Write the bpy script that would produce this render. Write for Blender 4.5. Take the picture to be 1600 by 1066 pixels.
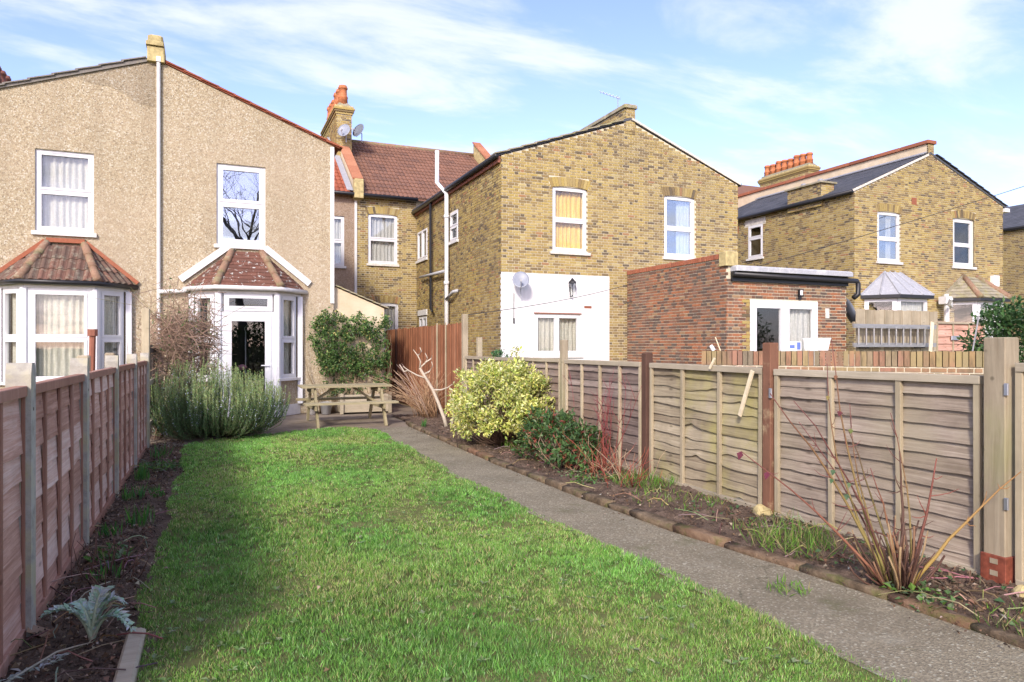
import bpy, math, random
import numpy as np
from mathutils import Vector, Matrix

for o in list(bpy.data.objects):
    bpy.data.objects.remove(o)
scene = bpy.context.scene
C = scene.collection
R = math.radians

# ------------------------------------------------------------------ camera
cam = bpy.data.cameras.new('camera')
cam_o = bpy.data.objects.new('camera', cam)
C.objects.link(cam_o)
cam_o.location = (0.0, 0.0, 1.4)
cam_o.rotation_euler = (R(90), 0, -R(23.136))
cam.sensor_width = 36.0
cam.lens = 24.75
cam.shift_y = 0.00625
cam.clip_start = 0.05
cam.clip_end = 3000
scene.camera = cam_o

# ------------------------------------------------------------------ sky, sun, exposure
SUN_AZ, SUN_EL = R(-146), R(30)          # azimuth clockwise from the garden axis (+Y): behind the camera, to the left
S = Vector((math.sin(SUN_AZ) * math.cos(SUN_EL), math.cos(SUN_AZ) * math.cos(SUN_EL), math.sin(SUN_EL)))
world = bpy.data.worlds.new('World')
scene.world = world
world.use_nodes = True
wn, wl = world.node_tree.nodes, world.node_tree.links
wn.clear()
sky = wn.new('ShaderNodeTexSky')
sky.sky_type = 'NISHITA'
sky.sun_disc = False
sky.sun_elevation = SUN_EL
sky.sun_rotation = SUN_AZ % (2 * math.pi)
sky.air_density = 0.85
sky.dust_density = 1.2
sky.ozone_density = 4.0
tc = wn.new('ShaderNodeTexCoord')
sep = wn.new('ShaderNodeSeparateXYZ')
wl.new(tc.outputs['Generated'], sep.inputs[0])
addz = wn.new('ShaderNodeMath'); addz.operation = 'ADD'; addz.inputs[1].default_value = 0.16
mx = wn.new('ShaderNodeMath'); mx.operation = 'MAXIMUM'; mx.inputs[1].default_value = 0.0
wl.new(sep.outputs['Z'], mx.inputs[0]); wl.new(mx.outputs[0], addz.inputs[0])
dx = wn.new('ShaderNodeMath'); dx.operation = 'DIVIDE'
dy = wn.new('ShaderNodeMath'); dy.operation = 'DIVIDE'
wl.new(sep.outputs['X'], dx.inputs[0]); wl.new(addz.outputs[0], dx.inputs[1])
wl.new(sep.outputs['Y'], dy.inputs[0]); wl.new(addz.outputs[0], dy.inputs[1])
cmb = wn.new('ShaderNodeCombineXYZ')
wl.new(dx.outputs[0], cmb.inputs[0]); wl.new(dy.outputs[0], cmb.inputs[1])
mp = wn.new('ShaderNodeMapping')
mp.inputs['Rotation'].default_value = (0, 0, R(35))
mp.inputs['Scale'].default_value = (0.7, 1.6, 1.0)
mp.inputs['Location'].default_value = (3.1, 1.7, 0)
wl.new(cmb.outputs[0], mp.inputs[0])
cn = wn.new('ShaderNodeTexNoise')
cn.inputs['Scale'].default_value = 1.9
cn.inputs['Detail'].default_value = 9
cn.inputs['Roughness'].default_value = 0.58
cn.inputs['Distortion'].default_value = 0.35
wl.new(mp.outputs[0], cn.inputs['Vector'])
cr = wn.new('ShaderNodeMapRange')
cr.interpolation_type = 'SMOOTHSTEP'
cr.inputs['From Min'].default_value = 0.44
cr.inputs['From Max'].default_value = 0.66
wl.new(cn.outputs['Fac'], cr.inputs['Value'])
cmix = wn.new('ShaderNodeMix'); cmix.data_type = 'RGBA'
cmix.inputs[7].default_value = (2.35, 2.4, 2.55, 1)        # cloud radiance before the background strength
cfac = wn.new('ShaderNodeMath'); cfac.operation = 'MULTIPLY'; cfac.inputs[1].default_value = 0.7
wl.new(cr.outputs[0], cfac.inputs[0])
wl.new(cfac.outputs[0], cmix.inputs[0])
tint = wn.new('ShaderNodeMix'); tint.data_type = 'RGBA'; tint.blend_type = 'MULTIPLY'
tint.inputs[0].default_value = 1.0
tint.inputs[7].default_value = (0.90, 0.715, 0.77, 1)      # hazy winter air: a little less cyan than the clear-sky model
wl.new(sky.outputs[0], tint.inputs[6])
wl.new(tint.outputs[2], cmix.inputs[6])
bg = wn.new('ShaderNodeBackground')
bg.inputs['Strength'].default_value = 0.15
wo = wn.new('ShaderNodeOutputWorld')
wl.new(cmix.outputs[2], bg.inputs[0]); wl.new(bg.outputs[0], wo.inputs[0])

sun = bpy.data.lights.new('sun', 'SUN')
sun.energy = 1.3
sun.angle = R(8.0)
sun.color = (1.0, 0.93, 0.82)
sun_o = bpy.data.objects.new('sun', sun)
C.objects.link(sun_o)
sun_o.location = S * 60
sun_o.rotation_euler = S.to_track_quat('Z', 'Y').to_euler()

vs = scene.view_settings
vs.view_transform = 'Standard'
vs.look = 'None'
vs.gamma = 1.0
vs.exposure = 1.72
vs.use_curve_mapping = False
scene.cycles.max_bounces = 6
scene.cycles.transparent_max_bounces = 12
scene.cycles.use_denoising = True

# ------------------------------------------------------------------ material helpers
class NT:
    def __init__(s, name):
        s.m = bpy.data.materials.new(name)
        s.m.use_nodes = True
        s.n, s.l = s.m.node_tree.nodes, s.m.node_tree.links
        s.p = s.n['Principled BSDF']
        s.out = s.n['Material Output']
    def node(s, t, **kw):
        nd = s.n.new(t)
        for k, v in kw.items():
            setattr(nd, k, v)
        return nd
    def put(s, sock, v):
        if hasattr(v, 'is_output') or isinstance(v, bpy.types.NodeSocket):
            s.l.new(v, sock)
        else:
            sock.default_value = v
    def coord(s, kind='Object', scale=(1, 1, 1), rot=(0, 0, 0)):
        t = s.node('ShaderNodeTexCoord')
        m = s.node('ShaderNodeMapping')
        m.inputs['Scale'].default_value = scale
        m.inputs['Rotation'].default_value = rot
        s.l.new(t.outputs[kind], m.inputs[0])
        return m.outputs[0]
    def pos(s, scale=(1, 1, 1)):
        g = s.node('ShaderNodeNewGeometry')
        m = s.node('ShaderNodeMapping')
        m.inputs['Scale'].default_value = scale
        s.l.new(g.outputs['Position'], m.inputs[0])
        return m.outputs[0]
    def noise(s, vec, scale, detail=4, rough=0.55, dist=0.0):
        t = s.node('ShaderNodeTexNoise')
        t.inputs['Scale'].default_value = scale
        t.inputs['Detail'].default_value = detail
        t.inputs['Roughness'].default_value = rough
        t.inputs['Distortion'].default_value = dist
        s.l.new(vec, t.inputs['Vector'])
        return t.outputs['Fac']
    def voro(s, vec, scale, out='Color'):
        t = s.node('ShaderNodeTexVoronoi')
        t.inputs['Scale'].default_value = scale
        s.l.new(vec, t.inputs['Vector'])
        return t.outputs[out]
    def math(s, op, a, b=0.0, clamp=False):
        t = s.node('ShaderNodeMath', operation=op, use_clamp=clamp)
        s.put(t.inputs[0], a); s.put(t.inputs[1], b)
        return t.outputs[0]
    def rng(s, v, a, b, c=0.0, d=1.0):
        t = s.node('ShaderNodeMapRange')
        s.put(t.inputs['Value'], v)
        for k, x in zip(('From Min', 'From Max', 'To Min', 'To Max'), (a, b, c, d)):
            t.inputs[k].default_value = x
        return t.outputs[0]
    def ramp(s, fac, stops, interp='LINEAR'):
        t = s.node('ShaderNodeValToRGB')
        cr_ = t.color_ramp
        cr_.interpolation = interp
        while len(cr_.elements) < len(stops):
            cr_.elements.new(0.5)
        for e, (p, c) in zip(cr_.elements, stops):
            e.position = p
            e.color = (c[0], c[1], c[2], 1)
        s.put(t.inputs[0], fac)
        return t.outputs[0]
    def mix(s, fac, a, b, blend='MIX'):
        t = s.node('ShaderNodeMix', data_type='RGBA', blend_type=blend)
        s.put(t.inputs[0], fac)
        s.put(t.inputs[6], a if not isinstance(a, tuple) else (*a[:3], 1))
        s.put(t.inputs[7], b if not isinstance(b, tuple) else (*b[:3], 1))
        return t.outputs[2]
    def bump(s, h, strength=0.5, dist=0.01):
        t = s.node('ShaderNodeBump')
        t.inputs['Strength'].default_value = strength
        t.inputs['Distance'].default_value = dist
        s.l.new(h, t.inputs['Height'])
        s.l.new(t.outputs[0], s.p.inputs['Normal'])
    def fin(s, col, rough=0.85, spec=0.3, metal=0.0):
        s.put(s.p.inputs['Base Color'], col if not isinstance(col, tuple) else (*col[:3], 1))
        s.put(s.p.inputs['Roughness'], rough)
        s.p.inputs['Specular IOR Level'].default_value = spec
        s.p.inputs['Metallic'].default_value = metal
        return s.m
    def island(s):
        g = s.node('ShaderNodeNewGeometry')
        oi = s.node('ShaderNodeObjectInfo')
        return s.math('FRACT', s.math('ADD', g.outputs['Random Per Island'], oi.outputs['Random']))

M = {}
def simple(name, col, rough=0.6, spec=0.3, metal=0.0, var=0.12, vscale=6.0):
    t = NT(name)
    v = t.noise(t.pos(), vscale, 5)
    c = t.mix(t.rng(v, 0.3, 0.7), tuple(x * (1 - var) for x in col), tuple(min(1, x * (1 + var)) for x in col))
    M[name] = t.fin(c, rough, spec, metal)

def brick_mat(name, stops, stain=0.35, lichen=None):
    t = NT(name)
    f = t.island()
    c = t.ramp(f, stops, 'CONSTANT')
    g = t.noise(t.pos(), 38, 4, 0.65)
    c = t.mix(t.rng(g, 0.3, 0.75, 0, 0.5), c, t.mix(0.5, c, (0.30, 0.26, 0.18)))
    w = t.noise(t.pos((1, 1, 0.6)), 0.5, 6, 0.62)
    c = t.mix(t.rng(w, 0.46, 0.74, 0, stain * 1.5), c, (0.13, 0.11, 0.09), 'MIX')
    if lichen:
        w2 = t.noise(t.pos(), 0.9, 5, 0.6)
        c = t.mix(t.rng(w2, 0.45, 0.60, 0, 0.5), c, lichen)
        w3 = t.noise(t.pos((1, 1, 0.3)), 9, 6, 0.7)
        c = t.mix(t.rng(w3, 0.5, 0.7, 0, 0.7), c, (0.10, 0.085, 0.05))
    t.bump(t.noise(t.pos(), 110, 3), 0.35, 0.006)
    M[name] = t.fin(c, 0.92, 0.15)

brick_mat('stock_brick', [(0.0, (0.380, 0.279, 0.094)), (0.16, (0.295, 0.209, 0.072)), (0.30, (0.418, 0.320, 0.119)), (0.44, (0.238, 0.167, 0.068)),
                          (0.56, (0.390, 0.289, 0.086)), (0.70, (0.180, 0.128, 0.059)), (0.78, (0.342, 0.255, 0.102)), (0.89, (0.114, 0.086, 0.051)),
                          (0.94, (0.323, 0.173, 0.076)), (0.97, (0.447, 0.365, 0.162))], 0.3)
brick_mat('red_brick', [(0.0, (0.251, 0.105, 0.053)), (0.2, (0.136, 0.062, 0.042)), (0.38, (0.301, 0.117, 0.053)), (0.5, (0.092, 0.058, 0.048)),
                        (0.62, (0.226, 0.108, 0.069)), (0.76, (0.342, 0.125, 0.057)), (0.84, (0.111, 0.074, 0.060)), (0.93, (0.301, 0.184, 0.097))], 0.3)
brick_mat('coping_brick', [(0.0, (0.30, 0.15, 0.09)), (0.2, (0.24, 0.13, 0.09)), (0.4, (0.33, 0.24, 0.12)), (0.6, (0.27, 0.20, 0.12)),
                           (0.75, (0.34, 0.17, 0.11)), (0.9, (0.20, 0.16, 0.11))], 0.45, (0.32, 0.27, 0.10))
t = NT('mortar')
c = t.ramp(t.noise(t.pos(), 14, 5), [(0.3, (0.514, 0.459, 0.328)), (0.7, (0.655, 0.600, 0.451))])
t.bump(t.noise(t.pos(), 90, 3), 0.4, 0.006)
M['mortar'] = t.fin(c, 0.95, 0.1)

def pebble(name, tint=(1, 1, 1)):
    t = NT(name)
    T = lambda c: tuple(a * b for a, b in zip(c, tint))
    vc = t.node('ShaderNodeTexVoronoi'); vc.inputs['Scale'].default_value = 48
    t.l.new(t.pos(), vc.inputs['Vector'])
    sp = t.node('ShaderNodeSeparateColor'); t.l.new(vc.outputs['Color'], sp.inputs[0])
    c = t.ramp(sp.outputs[0], [(0.0, T((0.391, 0.326, 0.213))), (0.22, T((0.309, 0.243, 0.152))), (0.42, T((0.488, 0.428, 0.308))), (0.62, T((0.228, 0.170, 0.109))),
                               (0.72, T((0.407, 0.323, 0.202))), (0.85, T((0.603, 0.569, 0.461))), (0.95, T((0.163, 0.126, 0.083)))], 'CONSTANT')
    c = t.mix(0.36, c, T((0.391, 0.326, 0.213)))
    w = t.noise(t.pos((2.2, 2.2, 0.22)), 0.8, 7, 0.66)
    c = t.mix(t.rng(w, 0.46, 0.72, 0, 0.5), c, T((0.256, 0.207, 0.136)))
    w = t.noise(t.pos(), 0.55, 4, 0.6)
    c = t.mix(t.rng(w, 0.4, 0.65, 0, 0.35), c, T((0.473, 0.385, 0.273)))
    t.bump(vc.outputs['Distance'], 0.55, 0.012)
    M[name] = t.fin(c, 0.95, 0.12)
pebble('pebbledash')
pebble('pebbledash_pink', (0.82, 0.74, 0.78))
pebble('pebbledash_patch', (0.80, 0.80, 0.82))

t = NT('cream_render')
c = t.ramp(t.noise(t.pos(), 2.2, 7, 0.65), [(0.3, (0.52, 0.42, 0.27)), (0.7, (0.66, 0.56, 0.40))])
t.bump(t.noise(t.pos(), 60, 4), 0.4, 0.008)
M['cream_render'] = t.fin(c, 0.93, 0.12)
t = NT('white_render')
c = t.ramp(t.noise(t.pos((1, 1, 0.6)), 1.6, 7, 0.65), [(0.3, (0.66, 0.66, 0.64)), (0.62, (0.74, 0.74, 0.73))])
st_ = t.noise(t.pos((3.5, 3.5, 0.25)), 1.2, 7, 0.68)
c = t.mix(t.rng(st_, 0.5, 0.78, 0, 0.45), c, (0.42, 0.39, 0.33))
t.bump(t.noise(t.pos(), 40, 4), 0.3, 0.006)
M['white_render'] = t.fin(c, 0.85, 0.15)

simple('upvc', (0.66, 0.66, 0.66), 0.32, 0.45, var=0.03)
simple('white_paint', (0.64, 0.63, 0.60), 0.5, 0.35, var=0.07, vscale=9)
simple('sill_stone', (0.62, 0.58, 0.50), 0.85, 0.15, var=0.22, vscale=14)
simple('dark_room', (0.055, 0.05, 0.045), 0.9, 0.1)  # near-black colour stands in for the shade inside the rooms
simple('black_plastic', (0.018, 0.018, 0.02), 0.4, 0.4)
simple('grey_plastic', (0.42, 0.43, 0.44), 0.45, 0.35)
simple('white_plastic', (0.75, 0.75, 0.74), 0.4, 0.4, var=0.05)
simple('brown_pipe', (0.26, 0.10, 0.06), 0.6, 0.3)
simple('galvanised', (0.45, 0.46, 0.48), 0.38, 0.5, 0.75)
simple('aluminium', (0.36, 0.355, 0.34), 0.5, 0.4, 0.5)
simple('dish_grey', (0.25, 0.27, 0.31), 0.45, 0.4)
simple('dish_dark', (0.16, 0.18, 0.22), 0.5, 0.4)
simple('rust_metal', (0.20, 0.055, 0.03), 0.7, 0.3, var=0.35, vscale=30)
simple('stone_block', (0.45, 0.37, 0.18), 0.93, 0.1, var=0.35, vscale=9)
simple('terracotta_pot', (0.46, 0.17, 0.075), 0.8, 0.2, var=0.25, vscale=8)
simple('dark_pot', (0.24, 0.10, 0.075), 0.8, 0.2, var=0.25, vscale=8)
simple('fresh_wood', (0.70, 0.60, 0.40), 0.7, 0.2, var=0.12, vscale=20)
simple('navy_print', (0.10, 0.16, 0.42), 0.5, 0.3)
simple('parasol_green', (0.05, 0.13, 0.10), 0.8, 0.2)
simple('wire', (0.05, 0.05, 0.05), 0.6, 0.2)
simple('pink_flower', (0.55, 0.25, 0.30), 0.8, 0.2)

def glass(name, refl):
    t = NT(name)
    tr = t.node('ShaderNodeBsdfTransparent'); tr.inputs[0].default_value = (0.97, 0.98, 0.97, 1)
    gl = t.node('ShaderNodeBsdfGlossy'); gl.inputs['Roughness'].default_value = 0.0
    gl.inputs[0].default_value = (0.95, 0.97, 1.0, 1)
    nz = t.noise(t.pos(), 1.6, 2)
    bp = t.node('ShaderNodeBump'); bp.inputs['Strength'].default_value = 0.06; bp.inputs['Distance'].default_value = 0.02
    t.l.new(nz, bp.inputs['Height']); t.l.new(bp.outputs[0], gl.inputs['Normal'])
    fr = t.node('ShaderNodeLayerWeight'); fr.inputs['Blend'].default_value = 0.5
    fac = t.math('ADD', t.math('MULTIPLY', t.math('POWER', fr.outputs['Facing'], 5.0), 0.7), refl, True)
    mxs = t.node('ShaderNodeMixShader')
    t.l.new(fac, mxs.inputs[0]); t.l.new(tr.outputs[0], mxs.inputs[1]); t.l.new(gl.outputs[0], mxs.inputs[2])
    t.l.new(mxs.outputs[0], t.out.inputs[0])
    M[name] = t.m
glass('glass', 0.06)
glass('glass_mirror', 0.30)

def cloth(name, a, b):
    t = NT(name)
    v = t.noise(t.coord('Object', (30, 30, 3)), 1.0, 4)
    lc = t.voro(t.pos(), 22, 'Distance')
    c = t.mix(t.rng(v, 0.3, 0.7), a, b)
    c = t.mix(t.rng(lc, 0.1, 0.6, 0, 0.25), c, tuple(x * 0.6 for x in a))
    M[name] = t.fin(c, 0.9, 0.1)
cloth('net_curtain', (0.40, 0.385, 0.32), (0.60, 0.58, 0.50))
cloth('grey_curtain', (0.42, 0.41, 0.39), (0.60, 0.59, 0.56))
cloth('gold_curtain', (0.70, 0.42, 0.06), (0.82, 0.60, 0.20))
cloth('blue_curtain', (0.55, 0.62, 0.74), (0.80, 0.83, 0.88))

def tilemat(name, stops, lichen=(0.62, 0.58, 0.50), lo=0.60, hi=0.66, amt=0.8, lscale=9, moss=None):
    t = NT(name)
    c = t.ramp(t.island(), stops)
    g = t.noise(t.pos(), 26, 5, 0.65)
    c = t.mix(t.rng(g, 0.35, 0.7, 0, 0.45), c, tuple(x * 0.45 for x in stops[0][1]))
    l = t.noise(t.pos(), lscale, 7, 0.72)
    c = t.mix(t.rng(l, lo, hi, 0, amt), c, lichen)
    if moss:
        l2 = t.noise(t.pos(), 4.0, 6, 0.65)
        c = t.mix(t.rng(l2, 0.5, 0.64, 0, 0.75), c, moss)
    t.bump(g, 0.4, 0.006)
    M[name] = t.fin(c, 0.88, 0.2)
tilemat('brown_tile', [(0, (0.20, 0.105, 0.07)), (0.5, (0.26, 0.135, 0.09)), (1, (0.17, 0.095, 0.07))], (0.40, 0.33, 0.27), 0.62, 0.70, 0.5)
tilemat('red_tile', [(0, (0.33, 0.095, 0.05)), (0.5, (0.40, 0.13, 0.07)), (1, (0.27, 0.085, 0.05))], (0.40, 0.30, 0.24), 0.64, 0.72, 0.5)
tilemat('bay_tile', [(0, (0.150, 0.070, 0.050)), (0.5, (0.194, 0.090, 0.062)), (1, (0.114, 0.060, 0.045))], (0.581, 0.620, 0.550), 0.585, 0.62, 0.85, 11)
tilemat('old_bay_tile', [(0, (0.176, 0.090, 0.065)), (0.35, (0.132, 0.100, 0.075)), (0.7, (0.220, 0.115, 0.080)), (1, (0.097, 0.085, 0.070))], (0.317, 0.310, 0.220), 0.52, 0.64, 0.55, 7)
tilemat('hip_tile', [(0, (0.27, 0.17, 0.11)), (1, (0.33, 0.20, 0.13))], (0.40, 0.36, 0.26), 0.52, 0.64, 0.7, 8, (0.22, 0.20, 0.10))
tilemat('terracotta', [(0, (0.42, 0.17, 0.09)), (1, (0.52, 0.24, 0.13))], (0.45, 0.36, 0.22), 0.6, 0.7, 0.5)
tilemat('red_coping', [(0, (0.32, 0.11, 0.06)), (0.5, (0.38, 0.145, 0.08)), (1, (0.27, 0.10, 0.06))], (0.35, 0.25, 0.18), 0.6, 0.72, 0.5)
tilemat('slate', [(0, (0.095, 0.10, 0.115)), (0.5, (0.13, 0.135, 0.15)), (1, (0.075, 0.08, 0.09))], (0.30, 0.30, 0.27), 0.62, 0.72, 0.4)
tilemat('grey_tile', [(0, (0.20, 0.18, 0.16)), (1, (0.27, 0.25, 0.22))], (0.36, 0.32, 0.2), 0.55, 0.7, 0.5)
tilemat('stone_coping', [(0, (0.30, 0.27, 0.20)), (1, (0.38, 0.34, 0.25))], (0.36, 0.33, 0.12), 0.48, 0.66, 0.7, 5, (0.19, 0.17, 0.09))
tilemat('lead', [(0, (0.32, 0.33, 0.36)), (1, (0.42, 0.43, 0.45))], (0.55, 0.55, 0.54), 0.55, 0.7, 0.5, 4)
tilemat('felt', [(0, (0.40, 0.41, 0.43)), (1, (0.46, 0.47, 0.49))], (0.62, 0.62, 0.60), 0.5, 0.66, 0.6, 3)

def wood(name, stops, grain=(1.5, 42, 42), knots=0.55, green=None, worn=None, axis='Object', bstr=0.5):
    t = NT(name)
    isl = t.island()
    co = t.coord(axis, grain)
    ofs = t.node('ShaderNodeVectorMath', operation='ADD')
    cx = t.node('ShaderNodeCombineXYZ')
    t.put(cx.inputs[0], t.math('MULTIPLY', isl, 37.0)); t.put(cx.inputs[1], t.math('MULTIPLY', isl, 19.0)); t.put(cx.inputs[2], t.math('MULTIPLY', isl, 11.0))
    t.l.new(co, ofs.inputs[0]); t.l.new(cx.outputs[0], ofs.inputs[1])
    g = t.noise(ofs.outputs[0], 1.0, 8, 0.74, 0.8)
    f = t.math('ADD', t.math('MULTIPLY', g, 0.75), t.math('MULTIPLY', isl, 0.25))
    c = t.ramp(f, stops)
    big = t.noise(t.pos(), 2.6, 5, 0.6)
    c = t.mix(t.rng(big, 0.38, 0.72, 0, 0.4), c, tuple(x * 0.55 for x in stops[0][1]))
    if worn:
        w = t.noise(t.pos(), 5.0, 6, 0.7)
        c = t.mix(t.rng(w, 0.55, 0.68, 0, 0.7), c, worn)
    if green:
        w = t.noise(t.pos((1, 1, 0.7)), 1.35, 6, 0.6)
        c = t.mix(t.rng(w, 0.50, 0.68, 0, 0.6), c, green)
    kn = t.node('ShaderNodeTexVoronoi'); kn.inputs['Scale'].default_value = 1.0
    km = t.coord(axis, (3.2, 9, 9)); t.l.new(km, kn.inputs['Vector'])
    c = t.mix(t.rng(kn.outputs['Distance'], 0.06, 0.15, knots, 0.0), c, tuple(x * 0.3 for x in stops[0][1]))
    t.bump(g, bstr, 0.006)
    M[name] = t.fin(c, 0.9, 0.15)
wood('red_fence_wood', [(0.28, (0.36, 0.18, 0.12)), (0.48, (0.62, 0.37, 0.28)), (0.66, (0.80, 0.60, 0.50))])
wood('red_batten', [(0.25, (0.27, 0.13, 0.085)), (0.6, (0.42, 0.23, 0.16)), (0.8, (0.53, 0.34, 0.27))], (26, 26, 1.5))
wood('grey_fence_wood', [(0.28, (0.103, 0.073, 0.050)), (0.42, (0.232, 0.181, 0.134)), (0.55, (0.353, 0.288, 0.218)), (0.72, (0.516, 0.443, 0.344))], green=(0.30, 0.26, 0.17))
wood('algae_fence_wood', [(0.28, (0.112, 0.082, 0.050)), (0.42, (0.232, 0.185, 0.122)), (0.55, (0.344, 0.288, 0.189)), (0.72, (0.482, 0.413, 0.286))], green=(0.396, 0.361, 0.109))
wood('mauve_fence_wood', [(0.28, (0.086, 0.062, 0.050)), (0.42, (0.185, 0.138, 0.113)), (0.55, (0.275, 0.215, 0.176)), (0.72, (0.413, 0.340, 0.281))], green=(0.206, 0.129, 0.076))
wood('pale_batten', [(0.25, (0.30, 0.25, 0.16)), (0.6, (0.46, 0.39, 0.26)), (0.8, (0.55, 0.48, 0.34))], (26, 26, 1.5), 0.3)
wood('pale_rail', [(0.25, (0.28, 0.24, 0.17)), (0.6, (0.44, 0.38, 0.27)), (0.8, (0.53, 0.47, 0.35))], (1.5, 26, 26), 0.3)
wood('post_wood', [(0.25, (0.25, 0.20, 0.13)), (0.5, (0.38, 0.32, 0.22)), (0.8, (0.50, 0.44, 0.32))], (22, 22, 1.4), 0.6, (0.25, 0.26, 0.10))
wood('dark_post_wood', [(0.25, (0.055, 0.035, 0.027)), (0.6, (0.12, 0.065, 0.045)), (0.8, (0.18, 0.10, 0.065))], (22, 22, 1.4), 0.4)
wood('worn_post_wood', [(0.25, (0.15, 0.07, 0.045)), (0.6, (0.23, 0.115, 0.07)), (0.8, (0.33, 0.20, 0.11))], (22, 22, 1.4), 0.4, None, (0.42, 0.32, 0.18))
wood('brown_board', [(0.25, (0.13, 0.055, 0.03)), (0.45, (0.26, 0.11, 0.055)), (0.62, (0.34, 0.165, 0.09)), (0.78, (0.48, 0.30, 0.19))], (34, 34, 0.9), 0.15)
wood('grey_board', [(0.25, (0.24, 0.20, 0.13)), (0.5, (0.38, 0.32, 0.22)), (0.75, (0.48, 0.42, 0.30))], (26, 26, 1.2), 0.4)
wood('table_wood', [(0.25, (0.24, 0.20, 0.11)), (0.55, (0.37, 0.32, 0.19)), (0.8, (0.46, 0.41, 0.27))], (1.5, 24, 24), 0.25, (0.27, 0.26, 0.11))
wood('black_slat', [(0.25, (0.04, 0.032, 0.028)), (0.6, (0.085, 0.07, 0.06)), (0.8, (0.14, 0.115, 0.095))], (22, 22, 1.4), 0.3)

t = NT('concrete_post')
c = t.ramp(t.noise(t.pos(), 9, 7, 0.7), [(0.3, (0.275, 0.256, 0.206)), (0.55, (0.438, 0.413, 0.350)), (0.75, (0.562, 0.537, 0.475))])
l = t.noise(t.pos((1, 1, 1)), 4.5, 6, 0.65)
c = t.mix(t.rng(l, 0.46, 0.62, 0, 0.7), c, (0.388, 0.350, 0.175))
t.bump(t.noise(t.pos(), 80, 4), 0.5, 0.006)
M['concrete_post'] = t.fin(c, 0.93, 0.12)

t = NT('path_concrete')
vc = t.node('ShaderNodeTexVoronoi'); vc.inputs['Scale'].default_value = 95
t.l.new(t.pos(), vc.inputs['Vector'])
sp = t.node('ShaderNodeSeparateColor'); t.l.new(vc.outputs['Color'], sp.inputs[0])
c = t.ramp(sp.outputs[0], [(0.0, (0.188, 0.157, 0.099)), (0.3, (0.273, 0.232, 0.151)), (0.55, (0.132, 0.110, 0.073)), (0.8, (0.357, 0.310, 0.208)), (0.94, (0.564, 0.547, 0.416))], 'CONSTANT')
c = t.mix(0.48, c, (0.292, 0.257, 0.181))
w = t.noise(t.pos(), 1.8, 7, 0.66)
c = t.mix(t.rng(w, 0.42, 0.72, 0, 0.6), c, (0.132, 0.110, 0.073))
w = t.noise(t.pos(), 3.1, 6, 0.62)
c = t.mix(t.rng(w, 0.57, 0.7, 0, 0.6), c, (0.301, 0.278, 0.203))
t.bump(vc.outputs['Distance'], 0.6, 0.008)
ms = t.noise(t.pos(), 2.3, 8, 0.7)
c = t.mix(t.rng(ms, 0.58, 0.70, 0, 0.6), c, (0.115, 0.117, 0.049))
ck = t.node('ShaderNodeTexVoronoi', feature='DISTANCE_TO_EDGE'); ck.inputs['Scale'].default_value = 0.38
wv = t.node('ShaderNodeVectorMath', operation='ADD')
nz = t.node('ShaderNodeTexNoise'); nz.inputs['Scale'].default_value = 3.0; nz.inputs['Detail'].default_value = 6
t.l.new(t.pos(), nz.inputs['Vector']); t.l.new(t.pos(), wv.inputs[0]); t.l.new(nz.outputs['Color'], wv.inputs[1])
t.l.new(wv.outputs[0], ck.inputs['Vector'])
c = t.mix(t.rng(ck.outputs['Distance'], 0.0, 0.006, 0.55, 0.0), c, (0.057, 0.053, 0.031))
M['path_concrete'] = t.fin(c, 0.92, 0.15)
t = NT('patio_concrete')
w = t.noise(t.pos(), 1.3, 8, 0.68)
c = t.ramp(w, [(0.3, (0.15, 0.12, 0.085)), (0.5, (0.24, 0.195, 0.145)), (0.7, (0.33, 0.275, 0.21))])
w = t.noise(t.pos(), 5, 6, 0.6)
c = t.mix(t.rng(w, 0.55, 0.7, 0, 0.4), c, (0.15, 0.13, 0.085))
t.bump(t.noise(t.pos(), 50, 4), 0.4, 0.006)
M['patio_concrete'] = t.fin(c, 0.9, 0.15)
t = NT('soil')
w = t.noise(t.pos(), 7, 8, 0.72)
c = t.ramp(w, [(0.3, (0.06, 0.042, 0.03)), (0.5, (0.15, 0.105, 0.075)), (0.7, (0.26, 0.19, 0.135))])
w = t.noise(t.pos(), 45, 4, 0.7)
c = t.mix(t.rng(w, 0.6, 0.7, 0, 0.7), c, (0.28, 0.215, 0.15))
t.bump(t.noise(t.pos(), 32, 7, 0.7), 1.0, 0.03)
M['soil'] = t.fin(c, 0.95, 0.1)
t = NT('turf')
w = t.noise(t.pos(), 2.0, 7, 0.7)
c = t.ramp(w, [(0.3, (0.10, 0.12, 0.035)), (0.55, (0.16, 0.165, 0.06)), (0.75, (0.22, 0.19, 0.09))])
w = t.noise(t.pos(), 3.4, 5, 0.62)
c = t.mix(t.rng(w, 0.62, 0.72, 0, 0.7), c, (0.055, 0.04, 0.026))
t.bump(t.noise(t.pos(), 60, 5), 0.8, 0.02)
M['turf'] = t.fin(c, 0.95, 0.1)
t = NT('edging')
c = t.ramp(t.noise(t.pos(), 8, 7, 0.7), [(0.3, (0.065, 0.048, 0.03)), (0.5, (0.15, 0.11, 0.07)), (0.7, (0.27, 0.205, 0.13))])
c = t.mix(t.rng(t.island(), 0.85, 0.98, 0, 0.5), c, (0.27, 0.13, 0.075))
l = t.noise(t.pos(), 5, 6, 0.65)
c = t.mix(t.rng(l, 0.54, 0.66, 0, 0.7), c, (0.10, 0.115, 0.03))
t.bump(t.noise(t.pos(), 24, 7, 0.7), 0.9, 0.02)
M['edging'] = t.fin(c, 0.93, 0.12)

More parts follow.
